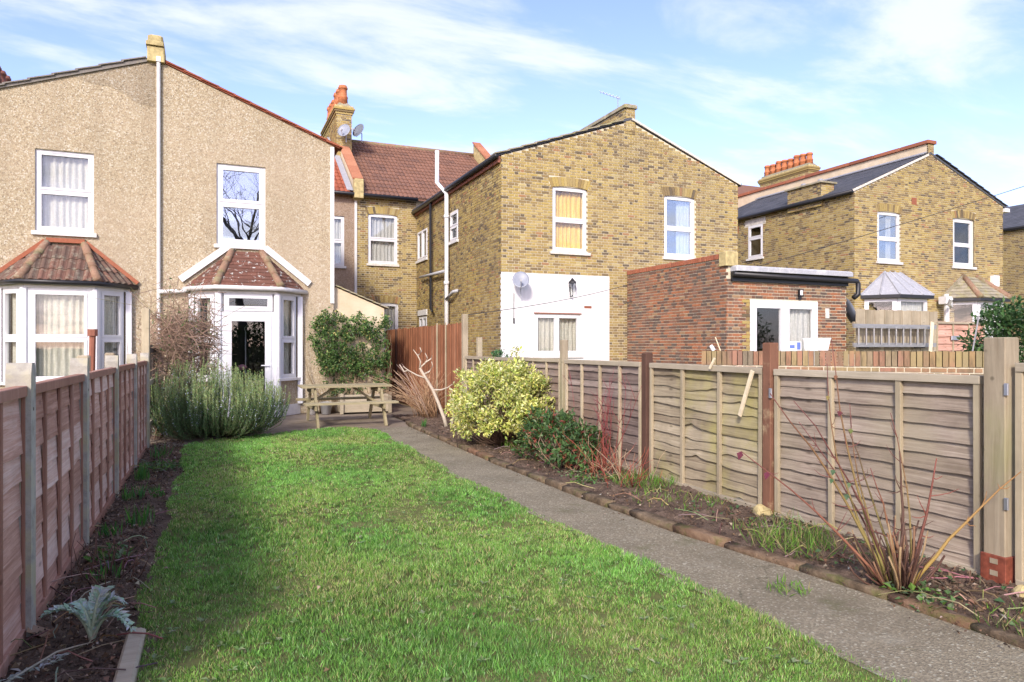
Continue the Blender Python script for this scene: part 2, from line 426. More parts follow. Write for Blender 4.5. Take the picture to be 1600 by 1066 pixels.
def leafmat(name, trans=0.3, rough=0.5, spec=0.3):
    t = NT(name)
    a = t.node('ShaderNodeAttribute'); a.attribute_name = 'Col'
    t.fin(a.outputs['Color'], rough, spec)
    tl = t.node('ShaderNodeBsdfTranslucent')
    t.l.new(a.outputs['Color'], tl.inputs[0])
    mxs = t.node('ShaderNodeMixShader'); mxs.inputs[0].default_value = trans
    t.l.new(t.p.outputs[0], mxs.inputs[1]); t.l.new(tl.outputs[0], mxs.inputs[2])
    t.l.new(mxs.outputs[0], t.out.inputs[0])
    M[name] = t.m
leafmat('grass_blade', 0.35, 0.55, 0.2)
leafmat('leaf', 0.28, 0.42, 0.35)
leafmat('matt_leaf', 0.25, 0.7, 0.15)
leafmat('dry_leaf', 0.15, 0.85, 0.1)
t = NT('stem')
a = t.node('ShaderNodeAttribute'); a.attribute_name = 'Col'
M['stem'] = t.fin(a.outputs['Color'], 0.6, 0.25)
# ------------------------------------------------------------------ geometry helpers
WLOC = {}                      # world location of unrotated parents
def link(o, parent=None):
    C.objects.link(o)
    if parent is not None:
        o.parent = parent
        o.location = -WLOC.get(parent.name, Vector((0, 0, 0)))
    WLOC[o.name] = Vector((0, 0, 0))
    return o
def tag(o, label, cat, group=None):
    o['label'] = label; o['category'] = cat
    if group: o['group'] = group
    return o
def thing(name, loc, label, cat, group=None):
    o = bpy.data.objects.new(name, None)
    o.empty_display_size = 0.2
    C.objects.link(o)
    o.location = loc
    WLOC[o.name] = Vector(loc)
    return tag(o, label, cat, group)
def structure(o):
    o['kind'] = 'structure'; return o
def stuff(o):
    o['kind'] = 'stuff'; return o

def np_mesh(name, V, F, mat, col=None, smooth=False):
    """V (n,3); F (m,k) all the same k, or a list of index tuples"""
    me = bpy.data.meshes.new(name)
    V = np.asarray(V, np.float32).reshape(-1, 3)
    if isinstance(F, np.ndarray):
        m, k = F.shape
        me.vertices.add(len(V)); me.vertices.foreach_set('co', V.ravel())
        me.loops.add(m * k); me.loops.foreach_set('vertex_index', F.astype(np.int32).ravel())
        me.polygons.add(m); me.polygons.foreach_set('loop_start', (np.arange(m) * k).astype(np.int32))
        me.update(calc_edges=True)
    else:
        me.from_pydata([tuple(map(float, v)) for v in V], [], F)
        me.update()
    me.polygons.foreach_set('use_smooth', np.full(len(me.polygons), bool(smooth)))
    if col is not None:
        a = me.attributes.new('Col', 'FLOAT_COLOR', 'POINT')
        cc = np.ones((len(V), 4), np.float32); cc[:, :3] = col
        a.data.foreach_set('color', cc.ravel())
    me.materials.append(M[mat] if isinstance(mat, str) else mat)
    return me

BOXF = [(0, 3, 2, 1), (4, 5, 6, 7), (0, 1, 5, 4), (1, 2, 6, 5), (2, 3, 7, 6), (3, 0, 4, 7)]
class MB:
    def __init__(s):
        s.v, s.f, s.c = [], [], []
        s.col = None
    def add(s, vs, fs):
        b = len(s.v)
        s.v += [tuple(v) for v in vs]
        s.f += [tuple(b + i for i in f) for f in fs]
        if s.col is not None: s.c += [s.col] * len(vs)
        return s
    def box(s, x0, x1, y0, y1, z0, z1):
        return s.add([(x0, y0, z0), (x1, y0, z0), (x1, y1, z0), (x0, y1, z0), (x0, y0, z1), (x1, y0, z1), (x1, y1, z1), (x0, y1, z1)], BOXF)
    def bbox(s, x0, x1, y0, y1, z0, z1, b=0.006):
        """box with chamfered vertical and top edges"""
        x0, x1 = min(x0, x1), max(x0, x1)
        pts = [(x0 + b, y0), (x1 - b, y0), (x1, y0 + b), (x1, y1 - b), (x1 - b, y1), (x0 + b, y1), (x0, y1 - b), (x0, y0 + b)]
        cx, cy = (x0 + x1) / 2, (y0 + y1) / 2
        ins = [(x - math.copysign(b, x - cx), y - math.copysign(b, y - cy)) for x, y in pts]
        vs = [(x, y, z0) for x, y in pts] + [(x, y, z1 - b) for x, y in pts] + [(x, y, z1) for x, y in ins]
        fs = [tuple(range(7, -1, -1)), tuple(range(16, 24))]
        for k in range(2):
            for i in range(8):
                j = (i + 1) % 8
                fs.append((k * 8 + i, k * 8 + j, k * 8 + 8 + j, k * 8 + 8 + i))
        return s.add(vs, fs)
    def fbox(s, fr, u0, u1, v0, v1, n0, n1):
        O, U, V, N = fr
        P = lambda u, v, n: O + U * u + V * v + N * n
        return s.add([P(u0, v0, n0), P(u1, v0, n0), P(u1, v0, n1), P(u0, v0, n1), P(u0, v1, n0), P(u1, v1, n0), P(u1, v1, n1), P(u0, v1, n1)], [tuple(reversed(f)) for f in BOXF] if U.cross(V).dot(N) > 0 else BOXF)
    def bar(s, p0, p1, w, h, up=(0, 0, 1)):
        """box from p0 to p1, w across, h along up; p0-p1 is the centre of the bottom"""
        p0, p1, up = Vector(p0), Vector(p1), Vector(up)
        d = (p1 - p0).normalized()
        sd = d.cross(up).normalized() * (w / 2)
        un = sd.cross(d).normalized() * h
        return s.add([p0 - sd, p0 + sd, p1 + sd, p1 - sd, p0 - sd + un, p0 + sd + un, p1 + sd + un, p1 - sd + un], BOXF)
    def prism(s, poly, vec):
        vec = Vector(vec); n = len(poly)
        a = [Vector(p) for p in poly]
        fs = [tuple(range(n)), tuple(range(2 * n - 1, n - 1, -1))] + [((i + 1) % n, i, n + i, n + (i + 1) % n) for i in range(n)]
        return s.add(a + [p + vec for p in a], fs)
    def tube(s, pts, rad, n=6, cap=True):
        pts = [Vector(p) for p in pts]
        if not hasattr(rad, '__len__'): rad = [rad] * len(pts)
        rings = []
        ref = Vector((0.31, 0.17, 0.93))
        for i, p in enumerate(pts):
            d = (pts[min(i + 1, len(pts) - 1)] - pts[max(i - 1, 0)])
            d = d.normalized() if d.length > 1e-9 else Vector((0, 0, 1))
            if abs(d.dot(ref)) > 0.95: ref = Vector((0.93, 0.31, 0.17))
            a = d.cross(ref).normalized(); b = d.cross(a)
            rings.append([p + (a * math.cos(2 * math.pi * k / n) + b * math.sin(2 * math.pi * k / n)) * rad[i] for k in range(n)])
        vs = [v for r in rings for v in r]
        fs = []
        for i in range(len(pts) - 1):
            for k in range(n):
                k2 = (k + 1) % n
                fs.append((i * n + k, i * n + k2, (i + 1) * n + k2, (i + 1) * n + k))
        if cap:
            fs.append(tuple(range(n - 1, -1, -1))); fs.append(tuple((len(pts) - 1) * n + k for k in range(n)))
        return s.add(vs, fs)
    def lathe(s, cx, cy, prof, n=12):
        vs = []
        for r, z in prof:
            vs += [(cx + r * math.cos(2 * math.pi * k / n), cy + r * math.sin(2 * math.pi * k / n), z) for k in range(n)]
        fs = [tuple(range(n - 1, -1, -1)), tuple((len(prof) - 1) * n + k for k in range(n))]
        for i in range(len(prof) - 1):
            for k in range(n):
                k2 = (k + 1) % n
                fs.append((i * n + k, i * n + k2, (i + 1) * n + k2, (i + 1) * n + k))
        return s.add(vs, fs)
    def mesh(s, name, mat, smooth=False, weld=False):
        me = np_mesh(name, s.v, s.f, mat, np.array(s.c) if s.c else None, smooth)
        if weld:
            import bmesh
            bm = bmesh.new(); bm.from_mesh(me); bmesh.ops.remove_doubles(bm, verts=bm.verts, dist=0.0005); bm.to_mesh(me); bm.free()
        return me
    def build(s, name, mat, parent=None, smooth=False, weld=False):
        return link(bpy.data.objects.new(name, s.mesh(name, mat, smooth, weld)), parent)

def frame(O, U, V=(0, 0, 1), N=None):
    O, U, V = Vector(O), Vector(U).normalized(), Vector(V).normalized()
    return (O, U, V, Vector(N) if N else U.cross(V).normalized())

def top_at(tops, u):
    for (a, ha), (b, hb) in zip(tops, tops[1:]):
        if a <= u <= b: return ha + (hb - ha) * (u - a) / max(b - a, 1e-9)
    return tops[0][1] if u < tops[0][0] else tops[-1][1]
def strips(mb, fr, u0, u1, v0, tops, holes, n0, n1):
    """wall slab with rectangular openings and a piecewise straight top edge"""
    O, U, V, N = fr
    P = lambda u, v, n: O + U * u + V * v + N * n
    cuts = sorted({u0, u1} | {h[i] for h in holes for i in (0, 1) if u0 < h[i] < u1} | {a for a, _ in tops if u0 < a < u1})
    for a, b in zip(cuts, cuts[1:]):
        m = (a + b) / 2
        hs = sorted([(h[2], h[3]) for h in holes if h[0] <= m <= h[1]])
        v = v0; segs = []
        for h0, h1 in hs:
            if h0 > v + 1e-4: segs.append((v, h0, h0))
            v = max(v, h1)
        segs.append((v, top_at(tops, a + 1e-6), top_at(tops, b - 1e-6)))
        for lo, ta, tb in segs:
            mb.prism([P(a, lo, n1), P(b, lo, n1), P(b, tb, n1), P(a, ta, n1)], N * (n0 - n1))
    return mb

def lay(u0, u1, v0, tops, holes, course, lens, joint, phase=0.0, stagger=None):
    """rows of pieces clipped to the outline: list of (u0,u1,v0,v1,whole)"""
    out = []
    vmax = max(h for _, h in tops)
    k = 0; v = v0
    per = sum(lens) + joint * len(lens)
    while v + course * 0.6 < vmax:
        vm = v + course / 2
        us = []
        pts = [(max(a, u0), h) for a, h in tops]
        inside = []
        N_ = 400
        # interval of the outline at this height
        lo = hi = None
        for (a, ha), (b, hb) in zip(tops, tops[1:]):
            for q in range(41):
                u = a + (b - a) * q / 40
                if ha + (hb - ha) * q / 40 >= vm:
                    lo = u if lo is None else min(lo, u); hi = u if hi is None else max(hi, u)
        if lo is None: break
        lo, hi = max(lo, u0), min(hi, u1)
        iv = [(lo, hi)]
        for h in holes:
            if h[2] < vm < h[3]:
                nv = []
                for a, b in iv:
                    if h[1] <= a or h[0] >= b: nv.append((a, b))
                    else:
                        if h[0] > a: nv.append((a, h[0]))
                        if h[1] < b: nv.append((h[1], b))
                iv = nv
        st = (stagger if stagger is not None else per / 2) * (k % 2) + phase
        for a, b in iv:
            u = st + math.floor((a - st) / per) * per - per
            i = 0
            while u < b:
                L = lens[i % len(lens)]
                p, q = max(u, a), min(u + L, b)
                if q - p > 0.035:
                    out.append((p, q, v, v + course - joint, abs((q - p) - L) < 1e-6))
                u += L + joint; i += 1
        v += course; k += 1
    return out

def piece_mesh(L, Hh, D):
    mb = MB()
    mb.add([(0, 0, 0), (L, 0, 0), (L, 0, Hh), (0, 0, Hh), (0, D, 0), (L, D, 0), (L, D, Hh), (0, D, Hh)],
           [(0, 1, 2, 3), (1, 5, 6, 2), (4, 0, 3, 7), (3, 2, 6, 7), (4, 5, 1, 0)])
    return mb
BRICK_CACHE = {}
def place_bricks(parent, fr, rects, mat, singles, key=None, depth=0.04, seed=1, name='brick'):
    """the nearest whole bricks as parts of their own, the others joined"""
    rng = random.Random(seed)
    O, U, V, N = fr
    whole = [r for r in rects if r[4]]
    if key is None: key = lambda p: (p - Vector((0, 0, 1.4))).length
    whole.sort(key=lambda r: key(O + U * (r[0] + r[1]) / 2 + V * r[2]))
    solo = set(id(r) for r in whole[:singles])
    rot = Matrix((U, -N, V)).transposed().to_4x4()
    off = WLOC.get(parent.name, Vector((0, 0, 0)))
    for r in rects:
        if id(r) not in solo: continue
        kk = (round(r[1] - r[0], 4), round(r[3] - r[2], 4), depth, mat)
        if kk not in BRICK_CACHE:
            BRICK_CACHE[kk] = piece_mesh(kk[0], kk[1], depth).mesh('brick', mat)
        o = bpy.data.objects.new(name, BRICK_CACHE[kk])
        C.objects.link(o)
        o.parent = parent
        p = O + U * r[0] + V * r[2] + N * rng.uniform(0.0006, 0.004) - off
        o.matrix_local = Matrix.Translation(p) @ rot
    rest = [r for r in rects if id(r) not in solo]
    if not rest: return
    A = np.array([[r[0], r[1], r[2], r[3]] for r in rest])
    n = len(A)
    pr = np.array([rng.uniform(0.0006, 0.004) for _ in range(n)])
    O_, U_, V_, N_ = (np.array(x) for x in fr)
    def pt(u, v, d): return O_ + u[:, None] * U_ + v[:, None] * V_ + d[:, None] * N_
    back = pr - depth
    vs = np.stack([pt(A[:, 0], A[:, 2], pr), pt(A[:, 1], A[:, 2], pr), pt(A[:, 1], A[:, 3], pr), pt(A[:, 0], A[:, 3], pr),
                   pt(A[:, 0], A[:, 2], back), pt(A[:, 1], A[:, 2], back), pt(A[:, 1], A[:, 3], back), pt(A[:, 0], A[:, 3], back)], 1)
    f = np.array([(0, 1, 2, 3), (1, 5, 6, 2), (4, 0, 3, 7), (3, 2, 6, 7), (4, 5, 1, 0)])
    F = (np.arange(n) * 8)[:, None, None] + f[None]
    me = np_mesh('brickwork', vs.reshape(-1, 3), F.reshape(-1, 4), mat)
    stuff(link(bpy.data.objects.new('brickwork', me), parent))

FLEM, COURSE, JOINT = (0.190, 0.088), 0.067, 0.0145
def arch(parent, fr, u0, u1, v, mat='stock_brick', h=0.225, rise=0.05, name='arch_brick', n0=0.006):
    """fanned soldier bricks over an opening"""
    O, U, V, N = fr
    n = max(6, int(round((u1 - u0 + 0.1) / 0.078)))
    cu = (u0 + u1) / 2; w = (u1 - u0 + 0.06)
    for i in range(n):
        a0 = -0.5 + i / n; a1 = -0.5 + (i + 0.88) / n
        P = lambda a, t: O + U * (cu + a * w * (1 + 0.16 * t)) + V * (v + rise * (1 - 4 * a * a) - 0.03 + t * h) + N * (n0 + 0.001 * (i % 3))
        MB().prism([P(a0, 0), P(a1, 0), P(a1, 1), P(a0, 1)], -N * 0.05).build(name, mat, parent)

def wavy(fr, u0, u1, v0, v1, n, mat, parent, fold=0.11, amp=0.025, seed=0, name='curtain'):
    rng = random.Random(seed)
    O, U, V, N = fr
    k = max(8, int((u1 - u0) / fold * 8))
    V_, F_ = [], []
    ph = rng.random() * 6
    for j in range(4):
        v = v0 + (v1 - v0) * j / 3
        for i in range(k + 1):
            u = u0 + (u1 - u0) * i / k
            d = amp * (math.sin(u / fold * 2 * math.pi + ph + 1.6 * math.sin(u * 6 + ph) + 0.9 * math.sin(u * 13 + 2 * ph)) * (0.45 + 0.55 * abs(math.sin(u * 4.3 + ph))) + 0.5 * math.sin(u * 5 + ph)) * (0.75 + 0.1 * j)
            V_.append(O + U * u + V * v + N * (n + d))
    for j in range(3):
        for i in range(k):
            a = j * (k + 1) + i
            F_.append((a, a + 1, a + k + 2, a + k + 1))
    mb = MB(); mb.add(V_, F_)
    return mb.build(name, mat, parent, True)

def window(root, fr, u0, u1, v0, v1, rows=(0.5,), cols=(), nb=-0.10, fw=0.055, sw=0.042, curtain=None, cur_rng=None, sill=True, name='window',
           label=None, mat='upvc', glass_m='glass', room=0.7, sill_mat='white_paint', sill_ext=0.05, skip_sash=False, sill_n=0.06, seed=0):
    O, U, V, N = fr
    mb = MB()
    F = lambda *a: mb.fbox(fr, *a)
    d0, d1 = nb, nb + 0.06
    F(u0, u0 + fw, v0, v1, d0, d1); F(u1 - fw, u1, v0, v1, d0, d1)
    F(u0 + fw, u1 - fw, v0, v0 + fw, d0, d1 - 0.001); F(u0 + fw, u1 - fw, v1 - fw, v1, d0, d1 - 0.001)
    iu0, iu1, iv0, iv1 = u0 + fw, u1 - fw, v0 + fw, v1 - fw
    us = [iu0] + [iu0 + (iu1 - iu0) * c_ for c_ in cols] + [iu1]
    vs_ = [iv0] + [iv0 + (iv1 - iv0) * r_ for r_ in rows] + [iv1]
    for r_ in vs_[1:-1]: F(iu0, iu1, r_ - 0.022, r_ + 0.022, d0, d1 - 0.002)
    for c_ in us[1:-1]: F(c_ - 0.022, c_ + 0.022, iv0, iv1, d0, d1 - 0.003)
    panes = []
    for i in range(len(us) - 1):
        for j in range(len(vs_) - 1):
            a, b = us[i] + (0.022 if i else 0), us[i + 1] - (0.022 if i < len(us) - 2 else 0)
            c_, d = vs_[j] + (0.022 if j else 0), vs_[j + 1] - (0.022 if j < len(vs_) - 2 else 0)
            e0, e1 = d0 + 0.008, d1 + 0.012
            F(a, a + sw, c_, d, e0, e1); F(b - sw, b, c_, d, e0, e1)
            F(a + sw, b - sw, c_, c_ + sw, e0, e1 - 0.001); F(a + sw, b - sw, d - sw, d, e0, e1 - 0.001)
            panes.append((a + sw - 0.004, b - sw + 0.004, c_ + sw - 0.004, d - sw + 0.004))
    w = mb.build(name, mat, root, weld=True)
    if label: w['label'] = label
    for a, b, c_, d in panes:
        MB().fbox(fr, a, b, c_, d, nb + 0.028, nb + 0.036).build('pane', glass_m, w)
    if sill:
        sm = MB(); sm.fbox(fr, u0 - sill_ext, u1 + sill_ext, v0 - 0.075, v0 - 0.002, nb + 0.005, sill_n)
        sm.build('sill', sill_mat, w)
    if curtain:
        q = cur_rng or (0.0, 1.0)
        cs = curtain if isinstance(curtain, (list, tuple)) else [curtain]
        wavy(fr, iu0 + (iu1 - iu0) * q[0], iu0 + (iu1 - iu0) * q[1], iv0, iv1, nb - 0.07, cs[0], w, seed=seed)
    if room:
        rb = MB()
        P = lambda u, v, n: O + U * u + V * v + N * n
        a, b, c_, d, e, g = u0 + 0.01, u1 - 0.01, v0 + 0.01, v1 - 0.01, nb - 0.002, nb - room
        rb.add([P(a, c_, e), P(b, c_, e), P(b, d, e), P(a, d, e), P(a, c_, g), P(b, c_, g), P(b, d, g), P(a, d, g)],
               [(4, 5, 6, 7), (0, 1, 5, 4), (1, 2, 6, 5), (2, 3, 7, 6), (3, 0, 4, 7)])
        rb.build('room_recess', 'dark_room', w)  # shallow box, its dark colour standing in for an unlit interior
    return w

# scattered leaves: one four-cornered folded leaf each
def leaf_arrays(P, D, Nn, L, W, fold=0.25):
    """P base points, D directions, Nn rough normals, lengths and widths -> verts (n,4,3)"""
    P, D, Nn = (np.asarray(a, float) for a in (P, D, Nn))
    D = D / (np.linalg.norm(D, axis=1, keepdims=True) + 1e-9)
    Sd = np.cross(D, Nn); Sd /= (np.linalg.norm(Sd, axis=1, keepdims=True) + 1e-9)
    Up = np.cross(Sd, D)
    L = np.asarray(L)[:, None]; W = np.asarray(W)[:, None]
    mid = P + D * L * 0.45
    return np.stack([P, mid + Sd * W * 0.5 + Up * W * fold, P + D * L - Up * L * 0.08, mid - Sd * W * 0.5 + Up * W * fold], 1)
def leaf_obj(name, P, D, Nn, L, W, cols, mat, parent=None, fold=0.25):
    vs = leaf_arrays(P, D, Nn, L, W, fold)
    n = len(vs)
    F = (np.arange(n) * 4)[:, None] + np.array([[0, 1, 2, 3]])
    me = np_mesh(name, vs.reshape(-1, 3), F, mat, np.repeat(np.asarray(cols, float), 4, axis=0))
    return link(bpy.data.objects.new(name, me), parent)
def pick(rs, n, choices, weights, jit=0.18):
    ch = np.array(choices, float)
    w = np.array(weights, float); w /= w.sum()
    c_ = ch[rs.choice(len(ch), n, p=w)]
    return np.clip(c_ * rs.uniform(1 - jit, 1 + jit, (n, 1)) * rs.uniform(1 - jit * 0.4, 1 + jit * 0.4, (n, 3)), 0, 1)
def unit(rs, n):
    v = rs.normal(size=(n, 3)); return v / np.linalg.norm(v, axis=1, keepdims=True)
def curve_pts(p0, p1, bend, n=5, wig=0.0, rng=random):
    p0, p1 = Vector(p0), Vector(p1)
    out = []
    for i in range(n):
        t_ = i / (n - 1)
        p = p0.lerp(p1, t_) + Vector(bend) * (4 * t_ * (1 - t_))
        if 0 < i: p += Vector((rng.uniform(-wig, wig), rng.uniform(-wig, wig), rng.uniform(-wig, wig)))
        out.append(p)
    return out
# ================================================================== SETTING
def sheet(name, pts, z, mat, res=0.0):
    mb = MB(); mb.add([(x, y, z) for x, y in pts], [tuple(range(len(pts)))])
    return structure(mb.build(name, mat))
g_ = MB(); g_.add([(-900, -900, -0.06), (900, -900, -0.06), (900, 900, -0.06), (-900, 900, -0.06)], [(0, 1, 2, 3)])
structure(g_.build('ground', 'turf'))

YH, YM = 15.5, 23.0

# ================================================================== PEBBLEDASH HOUSES (left pair)
def coarse_roof(root, x_ridge, z_ridge, x_eave, z_eave, mat, y0=YH - 0.04, y1=YM + 0.3, thick=0.07, name='roof'):
    P = [(x_ridge, y0, z_ridge), (x_eave, y0, z_eave), (x_eave, y0, z_eave + thick), (x_ridge, y0, z_ridge + thick)]
    return MB().prism(P, (0, y1 - y0, 0)).build(name, mat, root)
def verge_tiles(root, x0, z0, x1, z1, n, mat, y0=YH - 0.075, depth=0.32, t=0.022):
    """stepped tile ends seen along a sloping verge, from the ridge (x0,z0) to the eave (x1,z1)"""
    rng = random.Random(int(x0 * 10))
    for i in range(n):
        a, b = i / n, (i + 1.12) / n
        xa, za = x0 + (x1 - x0) * a, z0 + (z1 - z0) * a
        xb, zb = x0 + (x1 - x0) * b, z0 + (z1 - z0) * b
        lift = 0.026
        j = rng.uniform(-0.006, 0.006)
        MB().prism([(xa, y0 + j, za), (xb, y0 + j, zb + lift), (xb, y0 + j, zb + lift + t), (xa, y0 + j, za + t)], (0, depth, 0)).build('verge_tile', mat, root)

def bay(root, cx, tile_mat, plinth_mat, rolled, flash, sideways=None, door=False):
    hw, hf, yf = 1.045, 0.545, 14.9                      # half width at the wall, half width of the front, front plane
    zs, zh, zr = 0.72, 2.47, 3.36
    pts = [(cx - hw, YH), (cx - hf, yf), (cx + hf, yf), (cx + hw, YH)]
    # plinth
    if door:
        for q in ((0, 1), (2, 3)):
            (xa, ya), (xb, yb) = pts[q[0]], pts[q[1]]
            fr = frame((xa, ya, 0), (xb - xa, yb - ya, 0))
            L = math.hypot(xb - xa, yb - ya)
            MB().fbox(fr, 0.0, L, 0.22, zs, -0.15, 0.0).build('plinth_wall', plinth_mat, root)
            MB().fbox(fr, 0.0, L, 0.0, 0.22, -0.15, 0.018).build('plinth_band', 'white_paint', root)
    else:
        MB().prism([(x, y, 0.0) for x, y in pts], (0, 0, zs)).build('plinth_wall', plinth_mat, root)
    # corner posts, head, soffit
    for x, y in pts[1:3]:
        MB().tube([(x, y + 0.035, 0.0 if door else zs), (x, y + 0.035, zh)], 0.075, 8).build('corner_post', 'upvc', root)
    for sx in (-1, 1):
        MB().box(cx + sx * hw - 0.05, cx + sx * hw + 0.05, YH - 0.10, YH + 0.02, zs if not door else 0.22, zh).build('corner_post', 'upvc', root)
    ov = 0.13
    ring = [(cx - hw - ov, YH - 0.01), (cx - hf - 0.06, yf - ov), (cx + hf + 0.06, yf - ov), (cx + hw + ov, YH - 0.01)]
    MB().prism([(x, y, zh) for x, y in [(cx - hw - 0.02, YH - 0.01), (cx - hf, yf - 0.02), (cx + hf, yf - 0.02), (cx + hw + 0.02, YH - 0.01)]], (0, 0, 0.11)).build('fascia', 'white_paint', root)
    gm = MB()
    gp = [Vector((x, y, zh + 0.10)) for x, y in ring]
    gm.tube([gp[0], gp[1], gp[2], gp[3]], 0.048, 8)
    gm.build('gutter', 'white_paint' if door else 'black_plastic', root, True)
    # windows
    for i, q in enumerate(((0, 1), (1, 2), (2, 3))):
        (xa, ya), (xb, yb) = pts[q[0]], pts[q[1]]
        L = math.hypot(xb - xa, yb - ya)
        fr = frame((xa, ya, 0), (xb - xa, yb - ya, 0))
        if i == 1 and door:
            window(root, fr, 0.09, L - 0.09, 2.12, zh, rows=(), nb=-0.06, sill=False, curtain=None, seed=3, room=0.5, glass_m='glass')
            # the door: frame, leaf, big pane, handle
            dr = MB()
            F = lambda *a: dr.fbox(fr, *a)
            F(0.06, 0.12, 0.0, 2.11, -0.06, 0.0); F(L - 0.12, L - 0.06, 0.0, 2.11, -0.06, 0.0); F(0.12, L - 0.12, 2.05, 2.11, -0.06, -0.001)
            F(0.12, 0.235, 0.03, 2.05, -0.05, 0.015); F(L - 0.235, L - 0.12, 0.03, 2.05, -0.05, 0.015)
            F(0.235, L - 0.235, 1.92, 2.05, -0.05, 0.014); F(0.235, L - 0.235, 0.03, 0.25, -0.05, 0.014)
            d = dr.build('door', 'upvc', root, weld=True)
            MB().fbox(fr, 0.23, L - 0.23, 0.245, 1.925, -0.022, -0.012).build('pane', 'glass', d)
            h = MB(); h.fbox(fr, L - 0.195, L - 0.165, 0.92, 1.12, 0.015, 0.022)
            h.fbox(fr, L - 0.31, L - 0.165, 1.03, 1.05, 0.045, 0.06); h.fbox(fr, L - 0.185, L - 0.172, 1.03, 1.05, 0.02, 0.05)
            h.build('handle', 'white_plastic', d)
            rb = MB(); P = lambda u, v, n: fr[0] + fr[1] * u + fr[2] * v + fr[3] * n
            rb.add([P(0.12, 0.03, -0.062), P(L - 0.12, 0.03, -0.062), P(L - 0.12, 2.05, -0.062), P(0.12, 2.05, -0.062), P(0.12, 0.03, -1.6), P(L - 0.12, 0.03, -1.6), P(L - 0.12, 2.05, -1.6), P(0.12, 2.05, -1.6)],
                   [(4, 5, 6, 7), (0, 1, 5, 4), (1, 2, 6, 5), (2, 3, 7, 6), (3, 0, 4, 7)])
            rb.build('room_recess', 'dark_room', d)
            # what stands in the room behind the glass
            tb = MB(); tb.fbox(fr, 0.42, 0.80, 0.66, 0.70, -0.9, -0.5)
            for uu in (0.45, 0.77): tb.fbox(fr, uu - 0.02, uu + 0.02, 0.03, 0.66, -0.72, -0.68)
            tb.build('side_table', 'pale_rail', d)
            lm = MB(); lm.tube([P(0.52, 0.7, -0.7), P(0.52, 1.72, -0.7)], 0.012, 6); lm.tube([P(0.52, 1.72, -0.7), P(0.50, 1.80, -0.7), P(0.54, 1.86, -0.7), P(0.58, 1.80, -0.7)], 0.01, 6)
            lm.build('lamp_stand', 'grey_plastic', d)
            fl = MB(); fl.lathe(P(0.45, 0, -0.6).x, P(0.45, 0, -0.6).y, [(0.02, 0.93), (0.09, 0.98), (0.10, 1.01), (0.03, 1.05)], 10)
            fl.build('lamp_shade', 'pink_flower', d)
        elif i == 1:
            window(root, fr, 0.05, L - 0.05, zs + 0.04, zh, rows=(0.47,), cols=(), nb=-0.06, curtain='net_curtain', sill=False, seed=i + int(cx * 10), room=0.5, fw=0.07, sw=0.05)
        else:
            window(root, fr, 0.10, L - 0.13, zs + 0.04, zh, rows=(0.47,), cols=(), nb=-0.06, fw=0.05, sw=0.045, curtain='net_curtain', cur_rng=(0.35, 1.0) if door else (0, 1), sill=False, seed=7 + i, room=0.3)
        if not (door and i == 1):
            sm = MB(); sm.fbox(fr, -0.03 if i else 0.0, L + (0.03 if i < 2 else 0), zs, zs + 0.05, -0.1, 0.075)
            sm.build('sill', 'white_paint', root)
    # roof facets: tiles in rows
    ctw = 0.29
    A = [Vector((x, y, zh + 0.13)) for x, y in ring]
    T0, T1 = Vector((cx - ctw, YH - 0.02, zr)), Vector((cx + ctw, YH - 0.02, zr))
    roof = MB()
    lo = [a - Vector((0, 0, 0.02)) for a in A]
    roof.add([*[tuple(a) for a in lo], tuple(T0 - Vector((0, 0, 0.02))), tuple(T1 - Vector((0, 0, 0.02)))], [(0, 1, 4), (1, 2, 5, 4), (2, 3, 5), (0, 3, 2, 1), (0, 4, 5, 3)])
    rf = roof.build('bay_roof', tile_mat, root)
    facets = [(A[0], A[1], [T0]), (A[1], A[2], [T0, T1]), (A[2], A[3], [T1])]
    for (a, b2, tp) in facets:
        U = (b2 - a).normalized()
        n = U.cross((tp[0] - a)).normalized()
        if n.z < 0: n = -n
        V = n.cross(U).normalized()
        W = (b2 - a).length
        q = [((p - a).dot(U), (p - a).dot(V)) for p in tp]
        hgt = q[0][1]
        tops = [(0.0, 0.0)] + [(x, y) for x, y in q] + [(W, 0.0)]
        fr = (a, U, V, n)
        if rolled:
            rows, wd = 0.29, 0.135
        else:
            rows, wd = 0.105, 0.165
        rects = lay(0.0, W, 0.0, tops, [], rows, (wd,), 0.004, 0.0, 0.0 if rolled else wd / 2)
        for (u0, u1, v0, v1, w_) in rects:
            P = lambda u, v, m: a + U * u + V * v + n * m
            mb = MB()
            vt = min(v1 + rows * 0.25, hgt + 0.01)
            if rolled:
                K = 6
                ring0 = [P(u0 + (u1 - u0) * k / K, v0 - 0.015, 0.022 + 0.032 * max(0, math.sin(math.pi * min(1, (k / K) * 1.35)))) for k in range(K + 1)]
                ring1 = [P(u0 + (u1 - u0) * k / K, vt, 0.004 + 0.030 * max(0, math.sin(math.pi * min(1, (k / K) * 1.35)))) for k in range(K + 1)]
                base = [P(u0 + (u1 - u0) * k / K, v0 - 0.015, 0.001) for k in range(K + 1)]
                mb.add(ring0 + ring1 + base, [(k, k + 1, K + 2 + k, K + 1 + k) for k in range(K)] + [(2 * K + 2 + k, 2 * K + 3 + k, k + 1, k) for k in range(K)])
            else:
                mb.add([P(u0, v0 - 0.01, 0.002), P(u1, v0 - 0.01, 0.002), P(u1, vt, 0.0), P(u0, vt, 0.0), P(u0, v0 - 0.01, 0.018), P(u1, v0 - 0.01, 0.018), P(u1, vt, 0.006), P(u0, vt, 0.006)], BOXF)
            mb.build('tile', tile_mat, rf)
